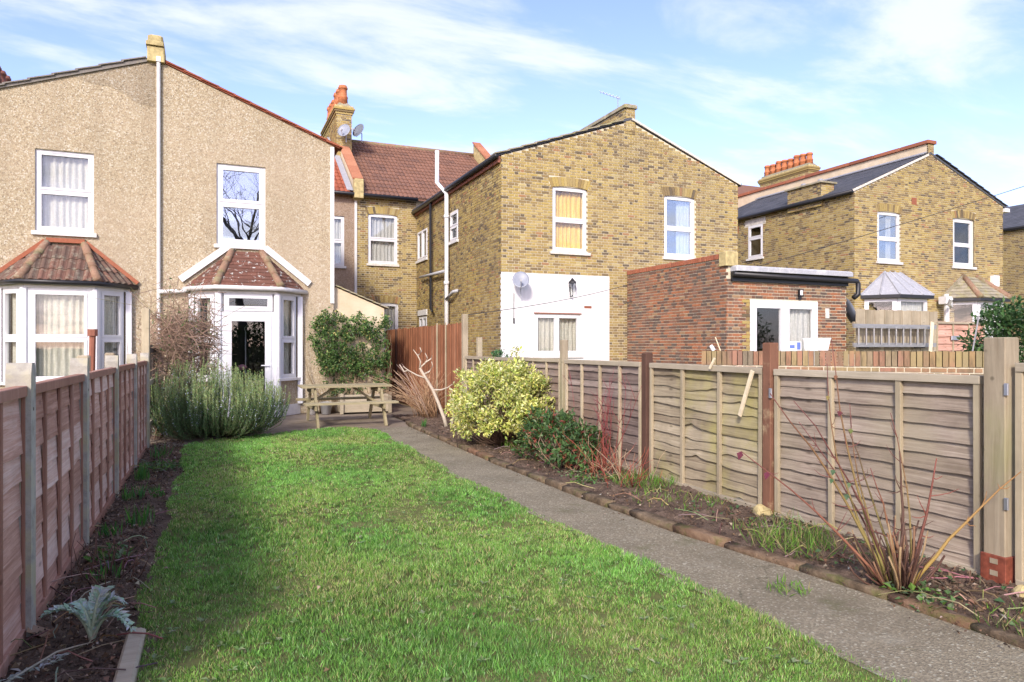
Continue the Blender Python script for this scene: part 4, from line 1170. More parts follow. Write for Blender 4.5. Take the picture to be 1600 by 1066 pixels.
# two small bays
def small_bay(cx, mat, lead, name, seed):
    hw, hf, yb = 1.22, 0.66, YH - 0.72
    zt, ze = 3.74, 2.98
    body = [(cx - hw, YH), (cx - hf, yb), (cx + hf, yb), (cx + hw, YH)]
    bw = MB(); bw.prism([(x, y, 0) for x, y in body], (0, 0, 1.6)); b0 = bw.build(name, 'stock_brick', hc)
    for q in ((0, 1), (1, 2), (2, 3)):
        (xa, ya), (xb, yb_) = body[q[0]], body[q[1]]
        L = math.hypot(xb - xa, yb_ - ya)
        window(hc, frame((xa, ya, 0), (xb - xa, yb_ - ya, 0)), 0.02, L - 0.02, 1.62, 2.90, rows=(), nb=-0.08, sill=False, room=0.3, curtain='grey_curtain' if q[0] else None, seed=seed + q[0], fw=0.08)
    e = [Vector((cx - hw - 0.14, YH - 0.01, ze)), Vector((cx - hf - 0.08, yb - 0.14, ze)), Vector((cx + hf + 0.08, yb - 0.14, ze)), Vector((cx + hw + 0.14, YH - 0.01, ze))]
    T0, T1 = Vector((cx - 0.32, YH - 0.01, zt)), Vector((cx + 0.32, YH - 0.01, zt))
    MB().prism([tuple(p - Vector((0, 0, 0.10))) for p in e], (0, 0, 0.095)).build('bay_fascia', 'black_plastic', b0)
    rm = MB(); rm.add([*e, T0, T1], [(0, 1, 4), (1, 2, 5, 4), (2, 3, 5), (0, 3, 2, 1), (0, 4, 5, 3)])
    r0 = rm.build('bay_roof', mat, hc)
    up = Vector((0, 0, 0.01))
    if lead:
        for a, b2 in ((e[1], T0), (e[2], T1), (e[1].lerp(e[2], 0.34), T0.lerp(T1, 0.34)), (e[1].lerp(e[2], 0.67), T0.lerp(T1, 0.67)), (e[0], T0), (e[3], T1), (e[0].lerp(e[1], 0.5), T0), (e[2].lerp(e[3], 0.5), T1)):
            MB().tube([a + up, b2 + up], 0.028, 6).build('lead_roll', 'lead', r0)
    else:
        for a, b2 in ((e[1], T0), (e[2], T1)):
            MB().tube([a + up * 2, b2 + up * 2], [0.10, 0.085], 8).build('hip_tile', 'hip_tile', r0, True)
        for a, b2 in ((e[0], T0), (e[3], T1)):
            MB().bar(a, b2, 0.12, 0.07).build('verge_mortar', 'stone_coping', r0)
        # tile courses
        for (a, b2, tp) in ((e[0], e[1], [T0]), (e[1], e[2], [T0, T1]), (e[2], e[3], [T1])):
            U = (b2 - a).normalized(); n = U.cross(tp[0] - a).normalized(); n = n if n.z > 0 else -n; V = n.cross(U).normalized(); W = (b2 - a).length
            q = [((p - a).dot(U), (p - a).dot(V)) for p in tp]
            for (u0, u1, v0, v1, w_) in lay(0, W, 0, [(0, 0)] + q + [(W, 0)], [], 0.16, (0.2,), 0.006):
                P = lambda u, v, m: a + U * u + V * v + n * m
                MB().add([P(u0, v0, 0.001), P(u1, v0, 0.001), P(u1, v1 + 0.03, 0), P(u0, v1 + 0.03, 0), P(u0, v0, 0.03), P(u1, v0, 0.03), P(u1, v1 + 0.03, 0.008), P(u0, v1 + 0.03, 0.008)], BOXF).build('tile', mat, r0)
small_bay(19.48, 'lead', True, 'lead_roofed_bay', 40)
small_bay(23.1, 'stone_coping', False, 'tiled_bay', 50)
bx_ = MB(); bx_.fbox(FC, 6.28, 6.58, 3.46, 3.82, 0.0, 0.12); bx_.build('boiler_flue', 'white_plastic', hc)
pz = MB(); pz.tube([(21.0, YH - 0.85, 2.9), (21.1, YH - 0.7, 2.74), (21.5, YH - 0.5, 2.70)], 0.055, 8); pz.tube([(21.55, YH - 0.3, 3.1), (21.55, YH - 0.3, 0.2)], 0.07, 8); pz.box(21.4, 21.7, YH - 0.4, YH - 0.15, 2.78, 3.02)
pz.build('rain_hopper', 'white_paint', hc)

# next house beyond, only its side shows
hd = thing('brick_house', (30.0, YH, 0), 'brick house side with slate roof cut off by the right edge', 'house')
FD = frame((29.2, YM, 0), (0, -1, 0))
wd_ = strips(MB(), FD, 0.0, 7.5, 0, [(0, 6.10), (7.5, 6.10)], [], -0.25, -0.008).build('wall', 'mortar', hd)
place_bricks(wd_, FD, lay(0, 7.5, 1.5, [(0, 6.10), (7.5, 6.10)], [], COURSE, FLEM, JOINT), 'stock_brick', 0, seed=41)
slates(hd, 29.05, 6.14, 32.4, 7.62, YH, YM, rows=16)
MB().prism([(29.05, YH, 6.02), (32.4, YH, 7.55), (32.4, YH, 7.60), (29.05, YH, 6.12)], (0, 7.5, 0)).build('roof', 'slate', hd)
MB().tube([(29.05, YH, 6.10), (29.05, YM, 6.08)], 0.06, 8).build('gutter', 'black_plastic', hd, True)
# ================================================================== GROUND OF THE GARDEN
rsG = np.random.RandomState(4)
def lumpy(name, inside, x0, x1, y0, y1, step, z, amp, mat, seed, freq=3.0):
    """grid sheet with small real unevenness, trimmed to an outline"""
    rs = np.random.RandomState(seed)
    nx, ny = int((x1 - x0) / step) + 1, int((y1 - y0) / step) + 1
    X_, Y_ = np.meshgrid(np.linspace(x0, x1, nx), np.linspace(y0, y1, ny))
    Z_ = np.zeros_like(X_)
    for k in range(14):
        f = freq * rs.uniform(0.4, 3.0); a = rs.uniform(0, 2 * math.pi)
        Z_ += np.sin(f * (X_ * math.cos(a) + Y_ * math.sin(a)) + rs.uniform(0, 6)) / 14
    Z_ = z + amp * (Z_ * 2.2 + rs.normal(0, 0.35, X_.shape))
    idx = np.arange(nx * ny).reshape(ny, nx)
    cx, cy = (X_[:-1, :-1] + X_[1:, 1:]) / 2, (Y_[:-1, :-1] + Y_[1:, 1:]) / 2
    m = inside(cx, cy)
    q = np.stack([idx[:-1, :-1], idx[:-1, 1:], idx[1:, 1:], idx[1:, :-1]], -1)[m]
    me = np_mesh(name, np.stack([X_, Y_, Z_], -1).reshape(-1, 3), q, mat, smooth=True)
    return link(bpy.data.objects.new(name, me))
LAWN_R = [(-2.0, 2.76), (1.0, 2.70), (2.06, 2.68), (3.3, 2.63), (4.74, 2.56), (6.77, 2.48), (9.25, 2.53), (11.0, 2.60), (11.8, 2.58), (12.1, 2.48)]
PATH_R = [(-2.0, 3.52), (2.1, 3.46), (2.6, 3.45), (3.4, 3.38), (4.5, 3.22), (6.0, 3.15), (7.6, 3.14), (10.0, 3.17), (12.3, 3.22), (13.0, 3.35)]
def ip(tab, y): return np.interp(y, [a for a, _ in tab], [b for _, b in tab])
def lawn_far(x): return np.interp(x, [-0.5, -0.34, 0.2, 0.66, 1.4, 2.16, 2.45, 2.6], [11.05, 11.2, 11.7, 11.98, 12.3, 12.45, 12.2, 11.9])
LAWN_L = -0.34
def lawn_left(y): return LAWN_L + 0.03 * np.sin(y * 2.3) + 0.02 * np.sin(y * 5.1 + 1)
def on_lawn(x, y): return (x > lawn_left(y)) & (x < ip(LAWN_R, y) + 0.015 * np.sin(y * 4)) & (y < lawn_far(x)) & (y > -2)
structure(lumpy('lawn_soil', on_lawn, -0.45, 2.85, -2.0, 12.6, 0.05, -0.008, 0.003, 'turf', 1))
structure(lumpy('left_flower_bed', lambda x, y: (x < lawn_left(y) + 0.06), -1.0, -0.2, -2.0, 15.4, 0.035, -0.015, 0.022, 'soil', 2, 6.0))
structure(lumpy('right_flower_bed', lambda x, y: (x > ip(PATH_R, y) + 0.02), 3.2, 4.42, -2.0, 14.2, 0.035, 0.015, 0.024, 'soil', 3, 6.0))
def strip_sheet(name, ys, xl, xr, z, mat):
    mb = MB()
    for i, y in enumerate(ys): mb.v += [(float(xl(y)), y, z), (float(xr(y)), y, z)]
    mb.f = [(2 * i, 2 * i + 1, 2 * i + 3, 2 * i + 2) for i in range(len(ys) - 1)]
    return structure(mb.build(name, mat))
strip_sheet('path', list(np.linspace(-2, 12.2, 60)), lambda y: ip(LAWN_R, y) - 0.05, lambda y: ip(PATH_R, y) + 0.05, -0.004, 'path_concrete')
pt_ = MB(); pt_.add([(-0.9, 10.9, -0.010), (0.3, 11.3, -0.010), (2.0, 12.0, -0.010), (2.4, 11.85, -0.010), (3.45, 12.15, -0.010), (3.5, 12.9, -0.010), (4.33, 13.9, -0.010), (4.33, 22.9, -0.010), (-0.9, 15.6, -0.010)], [tuple(range(9))])
structure(pt_.build('patio', 'patio_concrete'))

# ------------------------------------------------------------------ grass
def grass(name, P, h, w, cols, rs, lean=0.55, mat='grass_blade', parent=None, dirs=None):
    n = len(P)
    a = rs.uniform(0, 2 * math.pi, n) if dirs is None else dirs + rs.normal(0, 0.9, n)
    ln_ = rs.uniform(0.05, lean, n)
    D = np.stack([np.cos(a) * ln_, np.sin(a) * ln_, np.ones(n)], 1)
    b = rs.uniform(0, 2 * math.pi, n)
    Nn = np.stack([np.cos(b), np.sin(b), np.zeros(n) + 0.1], 1)
    return leaf_obj(name, P, D, Nn, h, w, cols, mat, parent, fold=0.1)
def field(x, y, seed, f0, k=10):
    rs = np.random.RandomState(seed); v = np.zeros_like(x)
    for i in range(k):
        f = f0 * rs.uniform(0.5, 2.2); a = rs.uniform(0, 6.28)
        v += np.sin(f * (x * math.cos(a) + y * math.sin(a)) + rs.uniform(0, 6.28))
    return v / math.sqrt(k)
Ps, Hs, Ws, Cs, As = [], [], [], [], []
for (ya, yb, dens, wd_) in ((1.2, 3.2, 19000, 0.0034), (3.2, 5.0, 13000, 0.0044), (5.0, 8.0, 7500, 0.0065), (8.0, 12.6, 5000, 0.009)):
    n = int((yb - ya) * 3.3 * dens)
    ncl = n // 16
    kx, ky = rsG.uniform(-0.5, 2.85, ncl), rsG.uniform(ya, yb, ncl)
    kt, ka, kh = rsG.normal(0, 0.20, ncl), rsG.uniform(0, 6.28, ncl), rsG.uniform(0.7, 1.35, ncl)
    ki = rsG.randint(0, ncl, n); sg = 0.016 + 0.010 * rsG.rand(n)
    x = kx[ki] + rsG.normal(0, 1, n) * sg; y = ky[ki] + rsG.normal(0, 1, n) * sg
    patch = field(x, y, 5, 3.2)
    bare = field(x, y, 6, 13.0)
    keep = on_lawn(x, y) & ~((bare > 2.0) & (rsG.rand(n) < 0.75)) & ~((y < 4.5) & (bare > 1.6) & (rsG.rand(n) < 0.5))
    x, y, patch, bare, ki = x[keep], y[keep], patch[keep], bare[keep], ki[keep]
    n = len(x)
    tone = field(x, y, 7, 1.1)
    straw = rsG.rand(n) < np.clip(0.10 + 0.12 * patch + 0.04 * bare, 0.02, 0.45)
    c_ = pick(rsG, n, [(0.19, 0.34, 0.055), (0.26, 0.42, 0.08), (0.36, 0.50, 0.13), (0.11, 0.22, 0.05), (0.44, 0.54, 0.21)], [3, 4, 3, 2, 1.4], 0.24)
    c_[:, 0] *= 0.85
    c_ *= np.clip(1 + 0.16 * tone + kt[ki], 0.45, 1.7)[:, None]
    c_[:, 0] *= 1 + 0.10 * np.clip(patch, -1, 1.6)
    c_[straw] = pick(rsG, int(straw.sum()), [(0.52, 0.47, 0.22), (0.42, 0.41, 0.17), (0.62, 0.56, 0.34)], [3, 3, 1], 0.2)
    Ps.append(np.stack([x, y, np.full(n, -0.004) + 0.010 * field(x, y, 1, 3)], 1))
    As.append(ka[ki]); Hs.append(rsG.uniform(0.016, 0.038, n) * kh[ki] * (1 + 0.22 * np.clip(field(x, y, 9, 4.0), -1, 1.5)))
    Ws.append(np.full(n, wd_) * rsG.uniform(0.7, 1.3, n)); Cs.append(np.clip(c_, 0, 1))
stuff(tag(grass('lawn_grass', np.concatenate(Ps), np.concatenate(Hs), np.concatenate(Ws), np.concatenate(Cs), rsG, 1.0, dirs=np.concatenate(As)), 'short green mown grass of the garden lawn', 'grass'))

def tuft(x, y, n, r, h, cols, wts, name='grass_tuft', label='', w=0.007, lean=0.8, cat='grass', group=None, seed=0):
    rs = np.random.RandomState(seed + int(abs(x * 131 + y * 57)))
    a = rs.uniform(0, 6.28, n); q = r * np.sqrt(rs.rand(n))
    P = np.stack([x + q * np.cos(a), y + q * np.sin(a), np.full(n, 0.0)], 1)
    o = grass(name, P, h * rs.uniform(0.45, 1.1, n), np.full(n, w), pick(rs, n, cols, wts, 0.25), rs, lean)
    return stuff(tag(o, label, cat, group)) if cat == 'grass' else tag(o, label, cat, group)
GR = [(0.10, 0.22, 0.03), (0.16, 0.30, 0.05), (0.34, 0.30, 0.14)]
tuft(3.72, 3.72, 300, 0.30, 0.24, GR, [2, 3, 2.5], label='long pale grass clump beside the path in the right bed', w=0.006, lean=1.3)
tuft(3.95, 4.1, 130, 0.35, 0.12, GR, [2, 3, 3], label='sparse grass weeds below the leaning fence panel', w=0.006, lean=1.3)
tuft(4.05, 6.05, 280, 0.32, 0.17, GR, [3, 3, 1.2], label='bright green grass tuft at the foot of the dark fence post', w=0.007, lean=1.0)
tuft(3.85, 5.25, 170, 0.42, 0.12, GR, [3, 3, 1.6], label='short grass weeds in the middle of the right bed', w=0.007, lean=1.2)
tuft(3.05, 3.1, 60, 0.12, 0.07, GR, [2, 4, 1], label='small weed growing out of the concrete path', w=0.008, lean=1.6, cat='weed')
tuft(4.0, 9.0, 160, 0.3, 0.15, GR, [3, 3, 1], label='grass weeds under the yellow shrub', w=0.008, lean=1.0)
tuft(3.75, 2.2, 150, 0.25, 0.12, GR, [3, 3, 2], label='weedy grass behind the edging near the right corner', w=0.005, lean=1.2)
BU = [(0.07, 0.20, 0.035), (0.11, 0.28, 0.05), (0.09, 0.24, 0.07)]
for k, (x, y, n, h, lab) in enumerate([(-0.60, 9.9, 40, 0.20, 'bulb leaves sprouting near the fence far end'), (-0.66, 8.3, 60, 0.22, 'tallest clump of bulb leaves by the third fence panel'),
                                       (-0.66, 7.3, 40, 0.17, 'small clump of bulb leaves hugging the fence post'), (-0.46, 7.35, 30, 0.13, 'low bulb leaves at the lawn side of the bed'),
                                       (-0.50, 6.2, 45, 0.20, 'green bulb leaves alone in the bare middle of the bed'), (-0.68, 5.95, 30, 0.12, 'short green shoots at the base of the second panel'),
                                       (-0.58, 4.85, 22, 0.13, 'green shoots behind the silver thistle plant')]):
    tuft(x, y, n, 0.07 if k % 2 else 0.10, h, BU, [1, 1, 1], 'bulb_plant', lab, 0.011, 0.5, 'plant', 'bulb leaves in the left bed', k)
for k, (x, y, n, r, h, lab) in enumerate([(-0.55, 9.0, 200, 0.22, 0.07, 'grey green ground cover in the far left bed'), (-0.62, 5.3, 90, 0.14, 0.06, 'low weeds between fence and bare twigs'), (3.62, 6.5, 150, 0.25, 0.06, 'low green weeds by the edging under the red stems'), (3.6, 2.7, 90, 0.18, 0.06, 'little weeds round the cut shrub base')]):
    rs = np.random.RandomState(70 + k)
    a = rs.uniform(0, 6.28, n); q = r * np.sqrt(rs.rand(n))
    P = np.stack([x + q * np.cos(a), y + q * np.sin(a) * 1.4, rs.uniform(0, h, n)], 1)
    D = unit(rs, n); D[:, 2] = np.abs(D[:, 2]) * 0.6 + 0.1
    stuff(tag(leaf_obj('ground_cover_plant', P, D, np.tile([0, 0, 1.0], (n, 1)) + 0.3 * unit(rs, n), rs.uniform(0.03, 0.06, n), rs.uniform(0.02, 0.04, n), pick(rs, n, [(0.09, 0.18, 0.06), (0.16, 0.22, 0.11), (0.11, 0.20, 0.04)], [1, 1, 1]), 'matt_leaf'), lab, 'plant'))

# loose litter on the soil
def litter(name, boxes, n, seed, label, sizes=(0.02, 0.055)):
    rs = np.random.RandomState(seed)
    P = []
    for (x0, x1, y0, y1, m) in boxes:
        P.append(np.stack([rs.uniform(x0, x1, m), rs.uniform(y0, y1, m) , rs.uniform(0.005, 0.035, m)], 1))
    P = np.concatenate(P); n = len(P)
    D = unit(rs, n); D[:, 2] *= 0.35
    L = rs.uniform(*sizes, n) * (0.4 + 0.6 * rs.rand(n))
    o = leaf_obj(name, P, D, np.tile([0, 0, 1.0], (n, 1)) + 0.7 * unit(rs, n), L, L * rs.uniform(0.25, 0.8, n), pick(rs, n, [(0.11, 0.065, 0.04), (0.20, 0.125, 0.075), (0.30, 0.22, 0.14), (0.055, 0.04, 0.03), (0.40, 0.34, 0.26)], [3, 3, 2, 3, 0.5], 0.25), 'dry_leaf', None, 0.5)
    stuff(tag(o, label, 'leaf litter'))
litter('leaf_litter', [(-0.82, -0.38, 1.5, 5.5, 1300), (-0.82, -0.38, 5.5, 11.5, 1300)], 0, 11, 'dead leaves and debris on the left bed')
litter('leaf_litter', [(3.55, 4.3, 1.5, 4.5, 1600), (3.35, 4.3, 4.5, 12.3, 1900)], 0, 12, 'dead leaves and debris on the right bed')
litter('fallen_leaves', [(-0.2, 2.6, 1.8, 6.0, 90), (-0.2, 2.5, 6.0, 11.5, 60)], 0, 13, 'few dead leaf scraps lying on the lawn', (0.015, 0.04))
litter('leaf_litter', [(3.03, 3.2, 4.5, 12.2, 260), (3.30, 3.48, 1.6, 4.5, 200)], 0, 15, 'soil crumbs and leaf scraps spilt on the path edge', (0.01, 0.03))
litter('leaf_litter', [(-0.40, -0.22, 1.8, 11.2, 260)], 0, 16, 'leaf scraps along the left lawn edge', (0.012, 0.035))
rs = np.random.RandomState(77); WP_, WD_, WL_ = [], [], []
for _ in range(230):
    x_, y_ = rs.uniform(-0.25, 2.5), rs.uniform(1.8, 8.0)
    if x_ > ip(LAWN_R, y_) - 0.05: continue
    for q in range(rs.randint(4, 8)):
        a_ = rs.uniform(0, 6.28); WP_.append((x_, y_, 0.012)); WD_.append((math.cos(a_), math.sin(a_), 0.35)); WL_.append(rs.uniform(0.015, 0.045))
n = len(WP_)
stuff(tag(leaf_obj('lawn_weeds', WP_, WD_, np.tile([0, 0, 1.0], (n, 1)), WL_, np.array(WL_) * 0.5, pick(rs, n, [(0.13, 0.22, 0.07), (0.20, 0.27, 0.13), (0.26, 0.28, 0.16)], [2, 2, 1]), 'matt_leaf'), 'flat broad-leaved weeds dotted through the lawn', 'weeds'))
def clods(name, boxes, seed, label):
    rs = np.random.RandomState(seed); V_, F_ = [], []
    base = np.array([(1, 0, 0), (0, 1, 0), (-1, 0, 0), (0, -1, 0), (0, 0, 1), (0, 0, -1)], float)
    f = np.array([(0, 1, 4), (1, 2, 4), (2, 3, 4), (3, 0, 4), (1, 0, 5), (2, 1, 5), (3, 2, 5), (0, 3, 5)])
    k = 0
    for (x0, x1, y0, y1, m) in boxes:
        for _ in range(m):
            r = 0.006 + 0.022 * rs.rand() ** 3
            p = np.array([rs.uniform(x0, x1), rs.uniform(y0, y1), 0.004])
            V_.append(p + base * r * rs.uniform(0.6, 1.3, (6, 3)) @ np.diag([1, 1, 0.7])); F_.append(f + k * 6); k += 1
    o = link(bpy.data.objects.new(name, np_mesh(name, np.concatenate(V_), np.concatenate(F_), 'soil')))
    stuff(tag(o, label, 'soil'))
clods('soil_clods', [(-0.82, -0.36, 1.6, 6.5, 1500), (-0.82, -0.36, 6.5, 11.8, 900)], 21, 'crumbly dark soil lumps in the left bed')
clods('soil_clods', [(3.52, 4.32, 1.5, 4.5, 1500), (3.32, 4.32, 4.5, 12.3, 1800)], 22, 'crumbly dark soil lumps in the right bed')
def sticks(name, boxes, seed, label, col):
    rng = random.Random(seed); mb = MB()
    for (x0, x1, y0, y1, m) in boxes:
        for _ in range(m):
            x, y = rng.uniform(x0, x1), rng.uniform(y0, y1); a = rng.uniform(0, 6.28); L = rng.uniform(0.08, 0.35)
            mb.col = tuple(c_ * rng.uniform(0.6, 1.3) for c_ in rng.choice(col))
            mb.tube(curve_pts((x, y, 0.025), (x + L * math.cos(a), y + L * math.sin(a), rng.uniform(0.01, 0.06)), (0, 0, rng.uniform(0, 0.05)), 4, 0.01, rng), rng.uniform(0.0015, 0.004), 4)
    stuff(tag(mb.build(name, 'stem'), label, 'twigs'))
sticks('twig_litter', [(-0.8, -0.38, 2.4, 6.0, 70), (-0.8, -0.38, 6.0, 11, 40)], 1, 'dry twigs scattered over the left bed', [(0.20, 0.13, 0.08), (0.32, 0.25, 0.17), (0.12, 0.07, 0.05)])
sticks('twig_litter', [(3.6, 4.3, 1.8, 4.5, 80), (3.4, 4.3, 4.5, 9, 60)], 2, 'dry twigs scattered over the right bed', [(0.36, 0.27, 0.16), (0.20, 0.12, 0.07), (0.45, 0.36, 0.22)])

# ------------------------------------------------------------------ path edging
ed = thing('path_edging', (3.3, 7.0, 0), 'low mossy edging of rough stones along the right of the path', 'edging')
rng = random.Random(8); y = 1.0
while y < 12.6:
    L = rng.uniform(0.32, 0.62)
    y1 = min(y + L, 12.7)
    xa, xb = float(ip(PATH_R, y)) + 0.05, float(ip(PATH_R, y1)) + 0.05
    w = rng.uniform(0.075, 0.11); h = rng.uniform(0.045, 0.08)
    d = Vector((xb - xa, y1 - y, 0)).normalized(); sd = Vector((d.y, -d.x, 0))
    mb = MB(); rings = []
    for q in range(5):
        t_ = q / 4; c0 = Vector((xa, y, 0)).lerp(Vector((xb, y1, 0)), t_)
        e = (0.94 if q in (0, 4) else 1.0)
        ring = []
        for k in range(8):
            an = 2 * math.pi * (k + 0.5) / 8
            rr = 1.0 + rng.uniform(-0.2, 0.16)
            ring.append(c0 + sd * (math.copysign(abs(math.cos(an)) ** 0.4, math.cos(an)) * w * 0.5 * rr * e) + Vector((0, 0, h * 0.5 - 0.02 + math.copysign(abs(math.sin(an)) ** 0.4, math.sin(an)) * h * 0.55 * rr * e)))
        rings += ring
    fs = [tuple(range(7, -1, -1)), tuple(32 + k for k in range(8))] + [(i * 8 + k, i * 8 + (k + 1) % 8, (i + 1) * 8 + (k + 1) % 8, (i + 1) * 8 + k) for i in range(4) for k in range(8)]
    mb.add(rings, fs); mb.build('edging_stone', 'edging', ed, True)
    y = y1 + rng.uniform(0.0, 0.014)
eb = MB(); eb.bbox(-0.37, -0.29, 2.6, 3.85, -0.03, 0.045, 0.012)
tag(eb.build('edging_board', 'pale_rail'), 'rotten wooden edging board between left bed and lawn', 'edging')
for (x, y, r, lab) in ((4.18, 2.50, 0.055, 'pale stone chunk at the foot of the big timber post'), (4.22, 4.58, 0.075, 'rough concrete lump at the foot of the worn brown post'), (4.05, 2.38, 0.04, 'small pale stone in the near right bed')):
    mb = MB(); rng = random.Random(int(r * 1000)); mb.lathe(0, 0, [(r * 0.8, -0.03), (r * 1.1, 0.02), (r * 0.95, r * 0.7), (r * 0.5, r * 1.05), (r * 0.1, r * 1.1)], 9)
    mb.v = [(a * rng.uniform(0.8, 1.2), b * rng.uniform(0.8, 1.2), c_ * rng.uniform(0.85, 1.15)) for a, b, c_ in mb.v]
    o = mb.build('stone', 'stone_block'); o.location = (x, y, 0); tag(o, lab, 'stone')

# ================================================================== FENCES
BOARDS = {}
def board_variants(key, L, bh, mat, n=6, wave=1.0, rel=0.036):
    if key in BOARDS: return BOARDS[key]
    out = []
    for s_ in range(n):
        rng = random.Random(s_ * 17 + int(L * 100))
        K = 22; ph = [rng.uniform(0, 6.28) for _ in range(4)]; am = [rng.uniform(0.1, 1.0) * wave / (1 + 0.5 * q_) for q_ in range(4)]; nk = rng.uniform(0, L); nd = rng.uniform(0.0, 0.03) * wave
        lowz = lambda u: -0.024 + 0.009 * sum(am[i] * math.sin((i + 1) * 2.9 * u + ph[i]) for i in range(4)) + 0.002 * math.sin(23 * u + ph[1]) + nd * math.exp(-((u - nk) / 0.07) ** 2)
        mb = MB(); V_ = []
        for k in range(K + 1):
            u = L * k / K; lz = lowz(u); bow = 0.004 * math.sin(3 * u + ph[2])
            V_ += [(u, -rel + bow, lz), (u, -rel + 0.011 + bow, lz + 0.002), (u, 0.0 + bow, bh), (u, -0.007 + bow, bh)]
        F_ = []
        for k in range(K):
            a, b = 4 * k, 4 * k + 4
            F_ += [(a, b, b + 3, a + 3), (a + 1, a + 2, b + 2, b + 1), (a, a + 1, b + 1, b), (a + 3, b + 3, b + 2, a + 2)]
        F_ += [(0, 3, 2, 1), (4 * K, 4 * K + 1, 4 * K + 2, 4 * K + 3)]
        mb.add(V_, F_); out.append(mb.mesh('board', mat))
    BOARDS[key] = out
    return out
def lap_panel(loc, rotz, L, Hh, nb, wood_m, bat_m, rail_m, label, group, battens=3, seed=0, tilt=0.0, bat_w=0.036, front=True, sag=0.0, wave=0.55, bd=0.060, rel=0.036):
    root = thing('lap_fence', (0, 0, 0), label, 'fence', group)
    rng = random.Random(seed)
    bh = (Hh - 0.06) / nb
    var = board_variants((round(L, 2), round(bh, 3), wood_m, wave, rel), L, bh + 0.012, wood_m, 6 if wave < 1 else 9, wave, rel)
    for i in range(nb):
        o = bpy.data.objects.new('board', var[(i * 5 + seed) % len(var)]); C.objects.link(o); o.parent = root
        o.location = (rng.uniform(-0.003, 0.003), rng.uniform(-0.002, 0.002), 0.05 + i * bh + rng.uniform(-0.010, 0.010) * (i > 0))
        o.rotation_euler = (0, rng.uniform(-0.004, 0.004) + sag * (i / nb), 0)
    xs = [0.02] + [L * (k + 1) / (battens + 1) for k in range(battens)] + [L - 0.02]
    for k, x in enumerate(xs):
        m = MB(); j = rng.uniform(-0.008, 0.008)
        m.bbox(x - bat_w / 2 + j, x + bat_w / 2 + j, -bd, -0.8 * rel, 0.0, Hh - 0.045, 0.003); m.build('batten', bat_m, root)
    m = MB(); m.bbox(0.0, L, -bd - 0.008, 0.012, Hh - 0.05, Hh, 0.003); m.build('top_rail', rail_m, root)
    m = MB(); m.bbox(0.0, L, -bd - 0.004, 0.01, -0.02, 0.05, 0.003); m.build('bottom_rail', rail_m, root)
    root.location = loc; root.rotation_euler = (0, tilt, rotz)
    return root
# left fence: concrete posts and red-brown lap panels
LP = [2.32, 4.08, 5.75, 7.50, 9.28, 11.0]
for i, (a, b) in enumerate(zip(LP, LP[1:])):
    lap_panel((-0.855, a + 0.02, 0.0), R(90), b - a - 0.04, 1.215, 8, 'red_fence_wood', 'red_batten', 'red_batten',
              ['nearest red-brown lap fence panel cut by the left edge', 'second red-brown lap fence panel on the left, beside the silver thistle', 'third red-brown lap fence panel on the left',
               'fourth red-brown lap fence panel on the left', 'farthest red-brown lap fence panel next to the rosemary'][i], 'left lap fences', 3, i, bat_w=0.034, wave=0.6, bd=0.034, rel=0.020)
for i, yp in enumerate(LP):
    if i == 0: continue                      # out of the picture
    root = thing('fence_post', (0, 0, 0), ['concrete fence post just outside the left edge', 'nearest concrete fence post with weathered flat top', 'second concrete fence post on the left', 'third concrete fence post on the left', 'fourth concrete fence post on the left',
                                           'farthest concrete fence post, beside the tall timber post'][i], 'fence post', 'concrete posts of the left fence')
    m = MB(); rng = random.Random(i)
    pr = [(-0.05, 0.0), (0.05, 0.0), (0.05, 1.27), (0.03, 1.325), (-0.03, 1.325), (-0.05, 1.27)]
    m.prism([(x, -0.052, z) for x, z in pr], (0, 0.104, 0)); m.build('post', 'concrete_post', root)
    m = MB(); m.tube([(0.0, -0.0535, 1.10), (0.0, -0.0525, 1.10)], 0.009, 8); m.build('bolt_hole', 'black_plastic', root)
    root.location = (-0.85, yp, 0); root.rotation_euler = (0, 0, R(90))
# stub posts of the neighbour's old fence seen over the top
for i, (yy, zt) in enumerate([(4.2, 1.31), (7.3, 1.33), (9.1, 1.34)]):
    m = MB(); m.bbox(-1.10, -1.0, yy - 0.05, yy + 0.05, 0, zt, 0.012)
    tag(m.build('old_post', 'post_wood'), ['old timber stub behind the nearest left post', 'old timber stub behind the third left post', 'old timber stub behind the fourth left post'][i], 'fence post')
# tall timber post, open slatted fence towards the house
m = MB(); m.bbox(-0.90, -0.80, 11.12, 11.22, 0, 1.95, 0.008)
o = tag(m.build('timber_post', 'pale_batten'), 'tall pale timber post at the end of the left fence', 'fence post')
for z in (1.62, 1.74):
    h_ = MB(); h_.box(-0.803, -0.798, 11.155, 11.185, z, z + 0.035); h_.build('slot', 'black_plastic', o)
tr = thing('slatted_fence', (-0.85, 13.2, 0), 'dark open slatted fence between timber post and house', 'fence')
for k in range(14):
    m = MB(); yy = 11.40 + k * 0.29; m.box(-0.87, -0.85, yy, yy + 0.10, 0.02, 1.45 - 0.01 * (k % 3)); m.build('slat', 'black_slat', tr)
for z in (0.25, 0.85, 1.32):
    m = MB(); m.box(-0.848, -0.81, 11.25, 15.4, z, z + 0.07); m.build('rail', 'pale_rail' if z < 1 else 'black_slat', tr)

